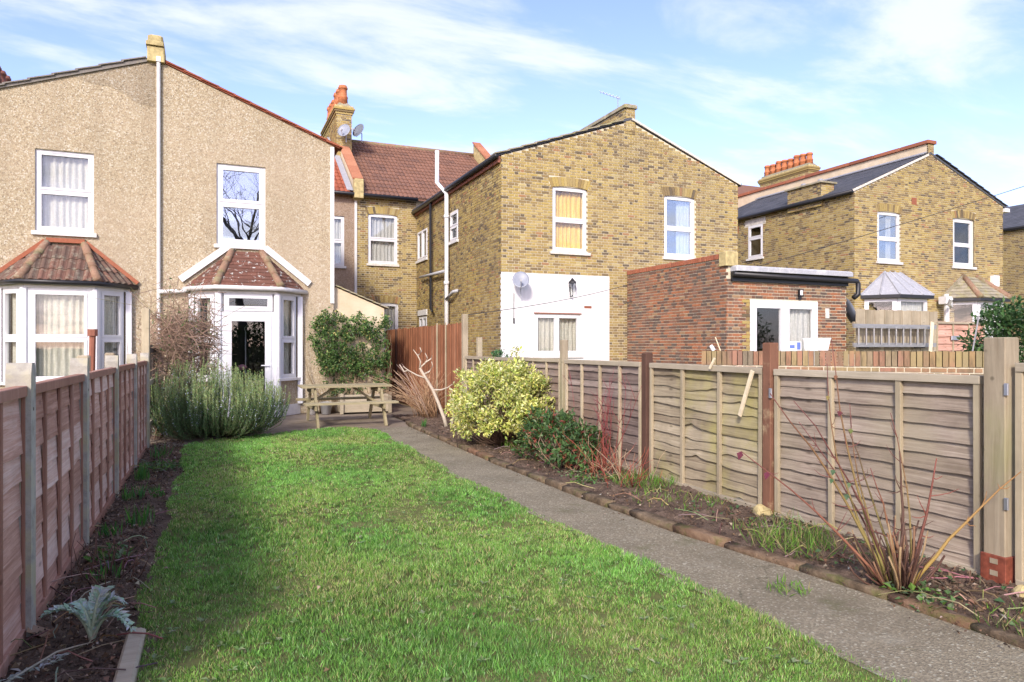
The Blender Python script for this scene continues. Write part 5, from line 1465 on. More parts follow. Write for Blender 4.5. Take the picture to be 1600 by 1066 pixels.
# right fence
XF = 4.35
RP = [(10.18, 8.47, 1.25, 'mauve_fence_wood', 12, 3, 'weathered lap panel behind the yellow shrub', 0.0), (12.30, 10.24, 1.24, 'mauve_fence_wood', 12, 4, 'farthest weathered lap panel meeting the brown board fence', 0.0),
      (8.31, 6.52, 1.24, 'mauve_fence_wood', 12, 3, 'purplish weathered lap panel behind the red stems', 0.0), (6.35, 4.68, 1.235, 'algae_fence_wood', 12, 2, 'sagging lap panel with broken top strip and green algae', 0.006),
      (4.53, 2.82, 1.24, 'grey_fence_wood', 12, 2, 'widest grey lap panel behind the cut stems', -0.004), (2.62, 0.9, 1.31, 'grey_fence_wood', 12, 2, 'lap panel cut off by the right edge', 0.0)]
for i, (ya, yb, hh, wm__, nb_, bt, lab, tl) in enumerate(RP):
    lap_panel((XF + 0.02, ya, 0.0 if i != 4 else -0.02), R(-90), ya - yb, hh, nb_, wm__, 'pale_batten', 'pale_rail', lab, 'right lap fence panels', bt, 20 + i, tl, 0.042 if i > 2 else 0.036, sag=0.012 if i == 3 else 0.0, wave=1.4 if i == 3 else 0.35)
def post(y, w, h, mat, label, x=XF, cap=False, extra=None):
    root = thing('fence_post', (x, y, 0), label, 'fence post', 'timber posts of the right fence')
    m = MB(); m.bbox(x - w / 2 - 0.01, x + w / 2 - 0.01, y - w / 2, y + w / 2, 0, h, 0.006)
    m.build('post', mat, root)
    return root
post(11.86, 0.09, 1.58, 'post_wood', 'slim timber post poking above the far panel', XF + 0.09)
post(8.39, 0.085, 1.50, 'post_wood', 'pale timber post right of the yellow shrub')
post(6.435, 0.09, 1.34, 'dark_post_wood', 'dark brown timber post behind the grass tuft')
wp = post(4.605, 0.095, 1.44, 'worn_post_wood', 'worn red-brown post with peeling stain beside the broken panel')
bp_ = post(2.72, 0.13, 1.46, 'post_wood', 'thick pale timber post near the right edge with red metal foot')
sh = MB(); sh.bbox(XF - 0.088, XF + 0.068, 2.72 - 0.075, 2.72 + 0.075, -0.02, 0.17, 0.004); sh.build('metal_shoe', 'rust_metal', bp_)
for z in (0.05, 0.12):
    k = MB(); k.box(XF - 0.091, XF - 0.0882, 2.69, 2.735, z, z + 0.03); k.build('shoe_slot', 'post_wood', bp_)
for z in (0.45, 1.12):
    k = MB(); k.bbox(XF - 0.085, XF - 0.07, 2.635, 2.66, z, z + 0.07, 0.003); k.build('bracket', 'galvanised', bp_)
k = MB(); k.bbox(XF - 0.075, XF - 0.06, 4.53, 4.56, 0.98, 1.06, 0.003); k.build('bracket', 'galvanised', wp)
# broken strip hanging on the sagging panel
m = MB(); m.bar((XF - 0.075, 4.74, 1.20), (XF - 0.075, 4.90, 0.80), 0.038, 0.014, (-1, 0, 0)); tag(m.build('broken_strip', 'fresh_wood'), 'pale broken wooden strip hanging from the sagging panel', 'wood strip')
m = MB(); m.bar((XF - 0.065, 5.32, 1.20), (XF - 0.055, 5.26, 1.30), 0.022, 0.012, (-1, 0, 0)); tag(m.build('broken_strip', 'fresh_wood'), 'short pale splinter standing on the sagging panel top', 'wood strip')
# brown close-board fence at the side passage
cb = thing('board_fence', (XF, 15.5, 0), 'tall reddish-brown board fence running back beside the passage', 'fence')
rng = random.Random(3); yb = 12.46; i = 0
while yb < 18.7:
    wdt = rng.uniform(0.098, 0.128)
    pale = i in (9, 15)
    m = MB(); dz = rng.uniform(-0.015, 0.015); xo = XF - 0.012 * (i % 2) - (0.025 if pale else 0)
    m.bbox(xo - 0.018, xo, yb, yb + (0.05 if pale else wdt), 0.03, 1.86 + dz + (0.03 if pale else 0), 0.003)
    m.build('board', 'pale_batten' if pale else 'brown_board', cb)
    yb += wdt * (0.3 if pale else 0.94); i += 1
for z in (0.4, 1.5):
    m = MB(); m.box(XF + 0.005, XF + 0.06, 12.46, 18.7, z, z + 0.08); m.build('rail', 'brown_board', cb)
m = MB(); m.bbox(XF - 0.06, XF + 0.04, 12.34, 12.44, 0, 2.02, 0.006); tag(m.build('timber_post', 'post_wood'), 'greenish timber post at the near end of the brown fence', 'fence post')
m = MB(); m.bbox(XF - 0.075, XF - 0.04, 17.45, 17.55, 0, 1.86, 0.006); tag(m.build('timber_post', 'dark_post_wood'), 'grey post in the shaded part of the brown fence', 'fence post')

# ================================================================== BEYOND THE RIGHT FENCE
gw = thing('garden_wall', (8.3, 7.4, 0), 'low brick garden wall with brick-on-edge top behind the fence', 'wall')
A0, A1 = Vector((7.0, 8.89, 0)), Vector((9.75, 5.85, 0))
dW = (A1 - A0); LW = dW.length; FW = frame(A0, dW)
g0 = MB().fbox(FW, 0, LW, 0, 1.128, -0.20, -0.008).build('wall_core', 'mortar', gw)
place_bricks(g0, FW, lay(0, LW, 0.391, [(0, 1.13), (LW, 1.13)], [], COURSE, FLEM, JOINT), 'coping_brick', 60, seed=51)
u = 0.0; i = 0; rng = random.Random(9)
while u < LW - 0.07:
    dz = rng.uniform(-0.006, 0.006)
    m = MB().fbox(FW, u, u + 0.066, 1.132, 1.347 + dz, -0.208 + dz, 0.006 + dz); b_ = m.build('coping_brick', 'coping_brick', gw)
    u += 0.0765; i += 1
def onwall(u, n=-0.1): return FW[0] + FW[1] * u + FW[3] * n
p = onwall(1.62)
wt = thing('white_trough', p + Vector((0, 0, 1.355)), 'white plastic trough standing on the garden wall', 'trough')
z0 = 1.356
m = MB(); m.add([onwall(1.48, -0.17) + Vector((0, 0, z0)), onwall(1.79, -0.17) + Vector((0, 0, z0)), onwall(1.79, -0.03) + Vector((0, 0, z0)), onwall(1.48, -0.03) + Vector((0, 0, z0)),
              onwall(1.46, -0.19) + Vector((0, 0, z0 + 0.16)), onwall(1.82, -0.19) + Vector((0, 0, z0 + 0.16)), onwall(1.82, -0.01) + Vector((0, 0, z0 + 0.16)), onwall(1.46, -0.01) + Vector((0, 0, z0 + 0.16))], BOXF); m.build('body', 'white_plastic', wt)
m = MB(); m.fbox(FW, 1.452, 1.828, z0 + 0.161, z0 + 0.18, -0.198, -0.002); m.build('rim', 'white_plastic', wt)
pk = thing('carton', onwall(1.33) + Vector((0, 0, 1.355)), 'small white and blue printed carton beside the white trough', 'carton')
MB().fbox(FW, 1.25, 1.43, z0, z0 + 0.13, -0.16, -0.04).build('box', 'white_plastic', pk)
MB().fbox(FW, 1.37, 1.42, z0 + 0.01, z0 + 0.12, -0.04, -0.037).build('blue_print', 'navy_print', pk)
MB().fbox(FW, 1.27, 1.34, z0 + 0.03, z0 + 0.08, -0.04, -0.037).build('blue_print', 'navy_print', pk)
m = MB(); m.tube([onwall(0.17) + Vector((0, 0, 1.35)), onwall(0.12) + Vector((0, 0, 1.43))], 0.03, 10); tag(m.build('white_tube', 'white_plastic'), 'short white tube lying on the left end of the garden wall', 'tube')
m = MB(); m.tube([onwall(0.27) + Vector((0, 0, 1.34)), onwall(0.19) + Vector((0, 0, 1.56))], 0.009, 6); tag(m.build('stick', 'fresh_wood'), 'thin pale stick leaning above the garden wall', 'stick')
# board fence, ladder, plank, lap panel beyond
bf = thing('board_fence', (14.6, 11.5, 0), 'pale vertical board fence behind the ladder', 'fence')
rng = random.Random(6); x = 13.32; i = 0
while x < 15.95:
    m = MB(); m.bbox(x, x + 0.148, 11.5 + 0.012 * (i % 2), 11.52 + 0.012 * (i % 2), 0.05, 2.26 + rng.uniform(-0.012, 0.012), 0.003); m.build('board', 'grey_board', bf); x += 0.150; i += 1
m = MB(); m.box(13.3, 15.95, 11.535, 11.59, 1.9, 1.98); m.build('rail', 'grey_board', bf)
lap_panel((15.98, 11.55, 0.0), 0, 1.75, 2.02, 12, 'red_fence_wood', 'pale_batten', 'pale_rail', 'reddish lap panel beyond the ladder beside the evergreen', None, 2, 33)
ld = thing('ladder', (14.3, 11.3, 1.4), 'grey aluminium ladder hung sideways along the pale board fence', 'ladder')
for yy, dzz in ((11.28, 0.0), (11.36, 0.04)):
    for z in (1.41, 1.83):
        m = MB(); m.box(12.98 + dzz * 2, 15.62 + dzz * 3, yy - 0.02, yy + 0.02, z + dzz, z + 0.055 + dzz); m.build('rail', 'aluminium', ld)
    for k in range(11):
        m = MB(); xx = 13.14 + dzz * 2 + k * 0.235; m.tube([(xx, yy, 1.46 + dzz), (xx, yy, 1.83 + dzz)], 0.016, 8); m.build('rung', 'aluminium', ld)
for xx in (13.4, 15.2):
    m = MB(); m.bar((xx, 11.50, 1.38), (xx, 11.24, 1.38), 0.03, 0.025); m.build('hook', 'black_plastic', ld)
m = MB(); m.bar((15.05, 11.0, 1.30), (15.28, 11.12, 1.98), 0.09, 0.02, (0, -1, 0.2)); tag(m.build('plank', 'fresh_wood'), 'short pale plank leaning in front of the ladder', 'plank')
m = MB(); m.bbox(16.45, 16.75, 11.46, 11.49, 1.58, 1.68, 0.01); tag(m.build('metal_plate', 'galvanised'), 'small grey plate fixed to the reddish lap panel', 'plate')
dz_ = thing('satellite_dish', (13.6, 11.9, 2.3), 'dark grey dish seen edge-on beside the extension', 'satellite dish')
def dish(root, c, r, aim, mat, arm='grey_plastic'):
    c, aim = Vector(c), Vector(aim).normalized()
    a = aim.cross(Vector((0, 0, 1))).normalized(); b = a.cross(aim)
    mb = MB(); V_ = [c - aim * 0.0]
    n, K = 20, 4
    for k in range(1, K + 1):
        rr = r * k / K
        for i in range(n):
            an = 2 * math.pi * i / n
            V_.append(c + a * (math.cos(an) * rr) + b * (math.sin(an) * rr * 1.1) + aim * (0.22 * rr * rr / r))
    m2 = len(V_)
    V_ += [v - aim * 0.012 for v in V_]
    F_ = [(0, 1 + i, 1 + (i + 1) % n) for i in range(n)]
    for k in range(K - 1):
        for i in range(n): F_.append((1 + k * n + i, 1 + (k + 1) * n + i, 1 + (k + 1) * n + (i + 1) % n, 1 + k * n + (i + 1) % n))
    F_ += [tuple(m2 + q for q in reversed(f)) for f in F_]
    e = 1 + (K - 1) * n
    F_ += [(e + i, m2 + e + i, m2 + e + (i + 1) % n, e + (i + 1) % n) for i in range(n)]
    mb.add(V_, F_); mb.build('reflector', mat, root, True)
    m = MB(); tip = c + aim * r * 1.15 - b * r * 0.55
    m.tube([c - b * r * 1.05, c - b * r * 1.0 + aim * r * 0.2, tip], 0.012, 6); m.tube([tip - b * 0.01, tip + (c - tip).normalized() * 0.09], 0.032, 8); m.build('feed_arm', arm, root)
    m = MB(); m.tube([c - aim * 0.01, c - aim * 0.16, c - aim * 0.16 - Vector((0, 0, 0.3))], 0.018, 6); m.build('bracket', arm, root)
dish(dz_, (13.55, 11.95, 2.22), 0.30, (0.95, -0.5, 0.4), 'dish_dark')
d1 = thing('satellite_dish', (6.74, 15.4, 2.6), 'grey satellite dish fixed to the white painted wall', 'satellite dish'); dish(d1, (6.72, 15.2, 2.98), 0.20, (-0.35, -0.85, 0.4), 'dish_grey')
m = MB(); m.tube([(6.66, 15.47, 2.7), (6.66, 15.475, 2.1)], 0.008, 5); m.tube([(6.66, 15.47, 2.1), (6.66, 15.47, 1.98)], 0.022, 6); m.build('cable', 'wire', d1)
d2 = thing('satellite_dish', (4.45, 25.2, 9.0), 'pale satellite dish on the front of the chimney stack', 'satellite dish'); dish(d2, (4.30, 25.05, 9.0), 0.23, (-0.55, -0.8, 0.35), 'dish_grey')
d3 = thing('satellite_dish', (4.95, 25.9, 9.1), 'dark mesh satellite dish on the right of the chimney stack', 'satellite dish'); dish(d3, (4.90, 25.5, 9.2), 0.25, (-0.75, -0.55, 0.4), 'dish_dark')
lt = thing('wall_lantern', (8.18, 15.45, 2.9), 'dark lantern lamp on the white painted wall', 'lantern')
m = MB(); m.lathe(8.18, 15.36, [(0.02, 2.70), (0.05, 2.74), (0.075, 2.78), (0.09, 2.98)], 8); m.build('glass_body', 'glass', lt)
m = MB(); m.lathe(8.18, 15.36, [(0.105, 2.98), (0.09, 3.02), (0.04, 3.07), (0.015, 3.11)], 8)
for k in range(6):
    a = math.pi / 3 * k; m.tube([(8.18 + 0.078 * math.cos(a), 15.36 + 0.078 * math.sin(a), 2.77), (8.18 + 0.094 * math.cos(a), 15.36 + 0.094 * math.sin(a), 2.99)], 0.008, 4)
m.tube([(8.18, 15.36, 2.70), (8.18, 15.36, 2.66), (8.18, 15.47, 2.66), (8.18, 15.48, 2.9)], 0.014, 6); m.build('metal_frame', 'black_plastic', lt)
ae = thing('television_aerial', (9.94, 16.1, 7.66), 'television aerial on the ridge of the middle brick house', 'aerial')
m = MB(); m.tube([(9.94, 16.1, 7.66), (9.94, 16.1, 8.08)], 0.014, 6); m.build('mast', 'galvanised', ae)
m = MB(); m.tube([(9.97, 16.05, 8.0), (9.55, 16.35, 8.22)], 0.010, 5)
for k in range(7):
    t_ = k / 6; c0 = Vector((9.97, 16.05, 8.0)).lerp(Vector((9.55, 16.35, 8.22)), t_); m.tube([c0 + Vector((0.07, 0.1, 0)), c0 - Vector((0.07, 0.1, 0))], 0.005, 4)
m.build('boom', 'galvanised', ae)
def wirething(pts, r, label, sag=0.0):
    m = MB()
    for a, b in zip(pts, pts[1:]): m.tube(curve_pts(a, b, (0, 0, -sag), 8), r, 5)
    tag(m.build('overhead_wire', 'wire'), label, 'wire')
wirething([(26.2, 13.0, 7.4), (9.6, 15.3, 2.5)], 0.010, 'thin overhead wire slanting across the right brick house', 0.1)
wirething([(4.3, 12.4, 2.0), (9.84, 15.3, 3.02)], 0.007, 'washing line running up across the white painted wall', 0.08)
m = MB(); m.tube([(-1.95, 14.3, 0), (-1.92, 14.3, 1.62)], 0.055, 8); m.tube([(-1.92, 14.3, 1.60), (-1.92, 14.3, 1.72)], 0.085, 8); tag(m.build('clay_pipe', 'brown_pipe'), 'rusty red pipe standing in front of the left bay', 'pipe')
m = MB(); m.tube([(12.15, 8.1, 1.3), (12.25, 8.05, 1.95)], 0.014, 6); tag(m.build('metal_pole', 'aluminium'), 'short shiny pole sticking out of the evergreen', 'pole')

# ================================================================== PICNIC TABLE, PLANTER, POTS
tb = thing('picnic_table', (2.27, 13.2, 0), 'wooden picnic table with attached benches on the patio', 'picnic table')
for k in range(4):
    m = MB(); m.bbox(1.47, 3.08, 12.86 + k * 0.172, 13.022 + k * 0.172, 0.675, 0.712, 0.004); m.build('top_plank', 'table_wood', tb)
for y0 in (12.42, 13.66):
    for k in range(2):
        m = MB(); m.bbox(1.47, 3.10, y0 + k * 0.135, y0 + k * 0.135 + 0.125, 0.400, 0.435, 0.004); m.build('bench_plank', 'table_wood', tb)
for x in (1.68, 2.87):
    for s_ in (-1, 1):
        m = MB(); m.bar((x + 0.022, 13.2 + s_ * 0.72, 0.0), (x + 0.022, 13.2 + s_ * 0.27, 0.672), 0.042, 0.09, (0, -s_ * 0.0 + 1, 0.0)); m.build('leg', 'table_wood', tb)
    m = MB(); m.box(x - 0.045, x - 0.003, 12.44, 13.92, 0.305, 0.398); m.build('bench_bearer', 'table_wood', tb)
    m = MB(); m.box(x - 0.045, x - 0.003, 12.88, 13.54, 0.585, 0.672); m.build('top_bearer', 'table_wood', tb)
for x, xm in ((1.66, 2.12), (2.84, 2.40)):
    m = MB(); m.bar((x, 13.2, 0.36), (xm, 13.2, 0.655), 0.07, 0.04); m.build('brace', 'table_wood', tb)
pl = thing('planter', (3.05, 15.2, 0), 'low timber planter box against the lean-to', 'planter')
for k in range(2):
    m = MB(); m.bbox(2.50, 3.55, 14.98, 15.02, 0.03 + k * 0.19, 0.21 + k * 0.19, 0.004); m.build('front_board', 'pale_rail', pl)
    m = MB(); m.bbox(2.50, 2.54, 15.021, 15.4, 0.03 + k * 0.19, 0.21 + k * 0.19, 0.004); m.build('end_board', 'pale_rail', pl)
    m = MB(); m.bbox(3.51, 3.55, 15.021, 15.4, 0.03 + k * 0.19, 0.21 + k * 0.19, 0.004); m.build('end_board', 'pale_rail', pl)
for x in (2.48, 3.50):
    m = MB(); m.bbox(x, x + 0.07, 14.93, 14.979, 0, 0.43, 0.004); m.build('corner_post', 'pale_rail', pl)
m = MB(); m.box(2.545, 3.505, 15.025, 15.4, 0.03, 0.36); m.build('earth', 'soil', pl)
for i, (x, y, r, h, mt, lab) in enumerate([(2.22, 15.15, 0.13, 0.25, 'grey_plastic', 'grey plant pot under the picnic table by the wall'), (1.95, 15.2, 0.10, 0.18, 'white_plastic', 'small white pot behind the picnic bench')]):
    m = MB(); m.lathe(x, y, [(r * 0.72, 0.0), (r * 0.95, h * 0.85), (r * 1.05, h * 0.86), (r * 1.05, h), (r * 0.9, h), (r * 0.85, h * 0.9)], 14); tag(m.build('plant_pot', mt, None, True), lab, 'plant pot')
# ================================================================== PLANTS
def stems_obj(name, stems, parent=None, n=5):
    """stems: list of (points, radii, colour at base, colour at tip)"""
    mb = MB()
    for pts, rad, c0, c1 in stems:
        mb.col = None
        b = len(mb.v)
        mb.tube(pts, rad, n)
        m_ = len(pts)
        for i in range(m_):
            t_ = i / (m_ - 1)
            mb.c += [tuple(c0[k] * (1 - t_) + c1[k] * t_ for k in range(3))] * n
    return mb.build(name, 'stem', parent, True)

# ---- rosemary
rs = np.random.RandomState(31); rng = random.Random(31)
ro = thing('rosemary_bush', (0.05, 12.1, 0), 'big bushy rosemary with pale blue flowers in front of the door bay', 'bush')
P, D, N_, L, W, Cc, stems, FP = [], [], [], [], [], [], [], []
for k in range(760):
    a = rng.uniform(0, 6.28); q = math.sqrt(rng.random())
    bx0, by0 = 0.05 + 0.42 * q * math.cos(a), 12.1 + 0.40 * q * math.sin(a)
    out = Vector((math.cos(a), math.sin(a), 0))
    h = (0.45 + 0.85 * rng.random() ** 0.7) * (1.0 - 0.34 * q ** 2) * (1 - 0.12 * max(0, math.cos(a)))
    tip = Vector((bx0, by0, 0)) + out * (0.14 + 0.60 * q * rng.uniform(0.6, 1.15)) * Vector((1.0, 0.9, 0)).length / 1.35 + Vector((0, 0, h))
    pts = curve_pts((bx0, by0, 0.02), tip, out * 0.16 + Vector((0, 0, -0.10)), 6, 0.012, rng)
    stems.append((pts, [0.006, 0.005, 0.004, 0.003, 0.0025, 0.0015], (0.16, 0.11, 0.075), (0.17, 0.22, 0.10)))
    nl = int(46 + 62 * h)
    for j in range(nl):
        t_ = 0.22 + 0.78 * (j + rng.random()) / nl
        f = t_ * 5; i0 = min(4, int(f)); p = pts[i0].lerp(pts[i0 + 1], f - i0)
        d = (pts[min(5, i0 + 1)] - pts[i0]).normalized()
        an = rng.uniform(0, 6.28); sd = Vector((math.cos(an), math.sin(an), 0.2))
        P.append(p); D.append(d * 0.75 + sd * 0.75); N_.append(d); L.append(rng.uniform(0.026, 0.046)); W.append(rng.uniform(0.007, 0.012))
        pale_tip = t_ > 0.80 and h > 0.6  # paler leaves at the tips of the taller stems
        base = rng.choice([(0.32, 0.42, 0.16), (0.40, 0.48, 0.21)]) if pale_tip else rng.choice([(0.11, 0.19, 0.07), (0.15, 0.25, 0.09), (0.20, 0.29, 0.13), (0.08, 0.14, 0.055)])
        Cc.append([x * rng.uniform(0.8, 1.2) for x in base])
    if rng.random() < 0.30:
        for _ in range(9):
            t_ = rng.uniform(0.55, 0.95); f = t_ * 5; i0 = min(4, int(f)); FP.append(pts[i0].lerp(pts[i0 + 1], f - i0) + Vector((rng.uniform(-.015, .015), rng.uniform(-.015, .015), rng.uniform(-.01, .01))))
stuff(leaf_obj('foliage', P, D, N_, L, W, Cc, 'matt_leaf', ro))
stuff(stems_obj('stems', stems, ro, 4))
n = len(FP)
stuff(leaf_obj('flowers', FP, unit(rs, n), unit(rs, n), np.full(n, 0.016), np.full(n, 0.014), pick(rs, n, [(0.62, 0.66, 0.82), (0.74, 0.77, 0.88)], [1, 1], 0.08), 'matt_leaf', ro))

# ---- clump-based leafy shrubs
def leafy(name, label, centre, rad, n_cl, per, cl_r, leaf, cols, wts, mat='leaf', seed=0, stem_col=(0.14, 0.09, 0.06), flat=1.0, cat='shrub', zmin=0.03, upd=0.5, spread=(0.55, 1.0), fold=0.25, wid=(0.38, 0.55)):
    rs = np.random.RandomState(seed)
    root = thing(name, (centre[0], centre[1], 0), label, cat)
    c0, r0 = np.array(centre, float), np.array(rad, float)
    u = unit(rs, n_cl * 3)
    u = u[u[:, 2] > -0.6][:n_cl]
    cl = c0 + u * r0 * rs.uniform(*spread, (len(u), 1)) ** 0.6 * (1 + 0.16 * rs.normal(size=(len(u), 1)))
    n = len(cl) * per
    ci = np.repeat(np.arange(len(cl)), per)
    off = unit(rs, n) * (cl_r * rs.rand(n) ** 0.5)[:, None]
    P = cl[ci] + off
    outw = (P - c0) / r0; outw /= np.linalg.norm(outw, axis=1, keepdims=True) + 1e-6
    D = outw * 0.5 + unit(rs, n) * 0.8 + np.array([0, 0, upd]) * 0.4
    Nn = outw * 0.4 + np.array([0, 0, 0.9]) + 0.5 * unit(rs, n)
    L = leaf * rs.uniform(0.65, 1.25, n)
    keep = P[:, 2] > zmin
    tone = 1 + 0.16 * rs.normal(size=(len(cl), 1))[ci]
    cc = np.clip(pick(rs, n, cols, wts, 0.2) * tone, 0.005, 1)
    stuff(leaf_obj('foliage', P[keep], D[keep], Nn[keep], L[keep], (L * rs.uniform(*wid, n))[keep], cc[keep], mat, root, fold))
    rngl = random.Random(seed); st = []
    for k in range(0, len(cl), 2):
        p1 = Vector(cl[k]); p0 = Vector((centre[0] + rngl.uniform(-.12, .12), centre[1] + rngl.uniform(-.12, .12), 0.0))
        st.append((curve_pts(p0, p1, (0, 0, -0.06), 5, 0.015, rngl), [0.010, 0.008, 0.006, 0.004, 0.002], stem_col, stem_col))
    stuff(stems_obj('branches', st, root, 4))
    return root
leafy('variegated_shrub', 'large yellow-green shrub against the right fence', (3.84, 9.30, 0.56), (0.66, 0.80, 0.58), 380, 42, 0.105, 0.060,
      [(0.62, 0.62, 0.17), (0.72, 0.72, 0.30), (0.46, 0.52, 0.11), (0.28, 0.37, 0.08), (0.80, 0.80, 0.46)], [4, 3, 3, 1.6, 1.4], 'leaf', 5)
leafy('skimmia_shrub', 'dark green shrub with reddish tips below the yellow one', (3.80, 7.5, 0.28), (0.38, 0.72, 0.32), 120, 24, 0.10, 0.072,
      [(0.055, 0.115, 0.035), (0.085, 0.165, 0.05), (0.12, 0.21, 0.06), (0.24, 0.07, 0.045), (0.19, 0.12, 0.05)], [4, 4, 2, 1.0, 0.8], 'leaf', 6, stem_col=(0.36, 0.27, 0.18))
leafy('evergreen_bush', 'dark glossy evergreen bush behind the right post', (13.35, 8.0, 1.2), (0.80, 0.8, 0.95), 230, 26, 0.18, 0.11,
      [(0.05, 0.115, 0.035), (0.075, 0.155, 0.05), (0.11, 0.20, 0.06), (0.035, 0.085, 0.03)], [3, 4, 2, 2], 'leaf', 7)
leafy('small_fern', 'tiny dark plant poking over the fence behind the yellow shrub', (4.55, 11.2, 1.2), (0.10, 0.12, 0.16), 16, 16, 0.06, 0.06, [(0.06, 0.15, 0.06), (0.09, 0.20, 0.07)], [1, 1], 'leaf', 8, zmin=0.9)

# ---- climber on the lean-to wall
rs = np.random.RandomState(61)
cl_ = thing('climbing_plant', (2.75, 15.3, 0), 'leafy evergreen climber covering the wall behind the picnic table', 'climber')
n_c = 400
cx = rs.uniform(1.86, 3.58, n_c); cz = rs.uniform(0.40, 2.16, n_c)
edge = (cz < 2.14 - 0.25 * np.abs((cx - 2.85) / 1.0) ** 3 + 0.09 * np.sin(cx * 9)) & (cx > 1.92 + 0.26 * np.clip((1.65 - cz), 0, 1) + 0.06 * np.sin(cz * 11)) & ~((cz < 0.85) & (rs.rand(n_c) < 0.6))
cx, cz = cx[edge], cz[edge]; per = 26; n = len(cx) * per
cy = np.where(cx < 2.44, 15.40, 15.50) - rs.uniform(0.04, 0.26, len(cx))
ci = np.repeat(np.arange(len(cx)), per)
P = np.stack([cx[ci], cy[ci], cz[ci]], 1) + unit(rs, n) * (0.095 * rs.rand(n) ** 0.5)[:, None] * np.array([1, 0.7, 1])
D = unit(rs, n) * 0.8 + np.array([0, -0.45, -0.25])
Nn = np.array([0, -0.8, 0.5]) + 0.6 * unit(rs, n)
L = 0.066 * rs.uniform(0.6, 1.3, n)
stuff(leaf_obj('foliage', P, D, Nn, L, L * rs.uniform(0.36, 0.52, n), np.clip(pick(rs, n, [(0.04, 0.09, 0.026), (0.07, 0.145, 0.035), (0.11, 0.20, 0.05), (0.20, 0.27, 0.09), (0.42, 0.40, 0.14)], [3, 4, 3, 1.5, 0.8], 0.2) * (1 + 0.18 * rs.normal(size=(len(cx), 1))[ci]), 0.005, 1), 'leaf', cl_))
st = []; rng = random.Random(2)
for k in range(46):
    x0 = rng.uniform(2.1, 3.5); x1 = min(3.6, max(1.8, x0 + rng.uniform(-0.7, 0.7)))
    st.append((curve_pts((x0, 15.44, 0.0), (x1, 15.36, rng.uniform(0.6, 2.05)), (rng.uniform(-.15, .15), -0.05, 0), 6, 0.03, rng), [0.009, 0.008, 0.007, 0.005, 0.004, 0.002], (0.25, 0.18, 0.11), (0.30, 0.24, 0.14)))
stuff(stems_obj('stems', st, cl_, 4))

# ---- bare climber on the slatted fence at left
rng = random.Random(12)
bc = thing('bare_climber', (-0.55, 12.6, 0), 'tangled bare brown climber above the slatted fence', 'climber')
st = []; LP_, LD = [], []
for k in range(800):
    a = rng.uniform(0, 6.28); q = math.sqrt(rng.random())
    c0 = Vector((-0.42 + 0.50 * q * math.cos(a), 12.7 + 0.85 * q * math.sin(a), rng.gauss(1.52, 0.30)))
    d = Vector((rng.gauss(0, 1), rng.gauss(0, 1), rng.gauss(0.05, 0.8))).normalized() * rng.uniform(0.16, 0.42)
    b = Vector((rng.gauss(0, .06), rng.gauss(0, .06), rng.gauss(0, .06)))
    w_ = rng.uniform(0.6, 1.25)
    st.append((curve_pts(c0 - d, c0 + d, b, 5, 0.02, rng), [0.0045, 0.0045, 0.004, 0.003, 0.002], tuple(x * w_ for x in (0.30, 0.20, 0.14)), tuple(x * w_ for x in (0.33, 0.22, 0.15))))
    if rng.random() < 0.32:
        for _ in range(3): LP_.append(c0 + d * rng.uniform(-1, 1)); LD.append((rng.gauss(0, 1), rng.gauss(0, 1), rng.gauss(0, 1)))
for k in range(26):
    st.append((curve_pts((-0.80 + rng.uniform(0, .1), 12.4 + rng.uniform(-.5, .5), 0), (-0.45 + rng.gauss(0, .25), 12.6 + rng.gauss(0, .4), rng.uniform(1.2, 1.9)), (rng.gauss(0, .08), rng.gauss(0, .08), 0), 6, 0.03, rng), [0.012, 0.011, 0.009, 0.007, 0.005, 0.003], (0.13, 0.085, 0.06), (0.24, 0.16, 0.11)))
for k in range(16):
    st.append((curve_pts((-0.4 + rng.gauss(0, .25), 12.7 + rng.gauss(0, .4), 1.7), (-0.5 + rng.gauss(0, .7), 12.7 + rng.gauss(0, .5), rng.uniform(2.0, 2.5)), (rng.gauss(0, .1), rng.gauss(0, .1), 0.1), 5, 0.02, rng), [0.004, 0.004, 0.003, 0.003, 0.0015], (0.22, 0.17, 0.09), (0.24, 0.23, 0.10)))
stuff(stems_obj('stems', st, bc, 4))
rs = np.random.RandomState(3); n = len(LP_)
stuff(leaf_obj('leaves', LP_, LD, unit(rs, n), rs.uniform(0.03, 0.055, n), rs.uniform(0.015, 0.03, n), pick(rs, n, [(0.10, 0.17, 0.05), (0.20, 0.23, 0.08), (0.07, 0.12, 0.05)], [1, 1, 1]), 'leaf', bc))

# ---- fig: pale bare leaning stems
fg = thing('fig_tree', (3.78, 11.75, 0), 'small bare fig with pale crooked leaning stem', 'tree')
rng = random.Random(4); A = Vector
cr_, up_ = Vector((0.92, -0.393, 0)), Vector((0, 0, 1))
fp = lambda a, z, b=0: Vector((3.78, 11.75, 0)) + cr_ * a + Vector((0.393, 0.92, 0)) * b + up_ * z
pale, pale2 = (0.55, 0.49, 0.38), (0.44, 0.36, 0.26)
def seg(pts, r0, r1): return (pts, [r0 + (r1 - r0) * i / (len(pts) - 1) for i in range(len(pts))], pale, pale2)
trunks = [seg([fp(0, 0), fp(-0.05, 0.18), fp(-0.14, 0.42), fp(-0.24, 0.66), fp(-0.36, 0.86), fp(-0.47, 1.04)], 0.036, 0.022),
          seg([fp(0.20, 0), fp(0.17, 0.14), fp(0.22, 0.30), fp(0.20, 0.46)], 0.022, 0.013), seg([fp(0.08, 0.0), fp(0.12, 0.2), fp(0.10, 0.4), fp(0.06, 0.6)], 0.02, 0.012)]
stems_obj('trunk', trunks, fg, 7)
br = []
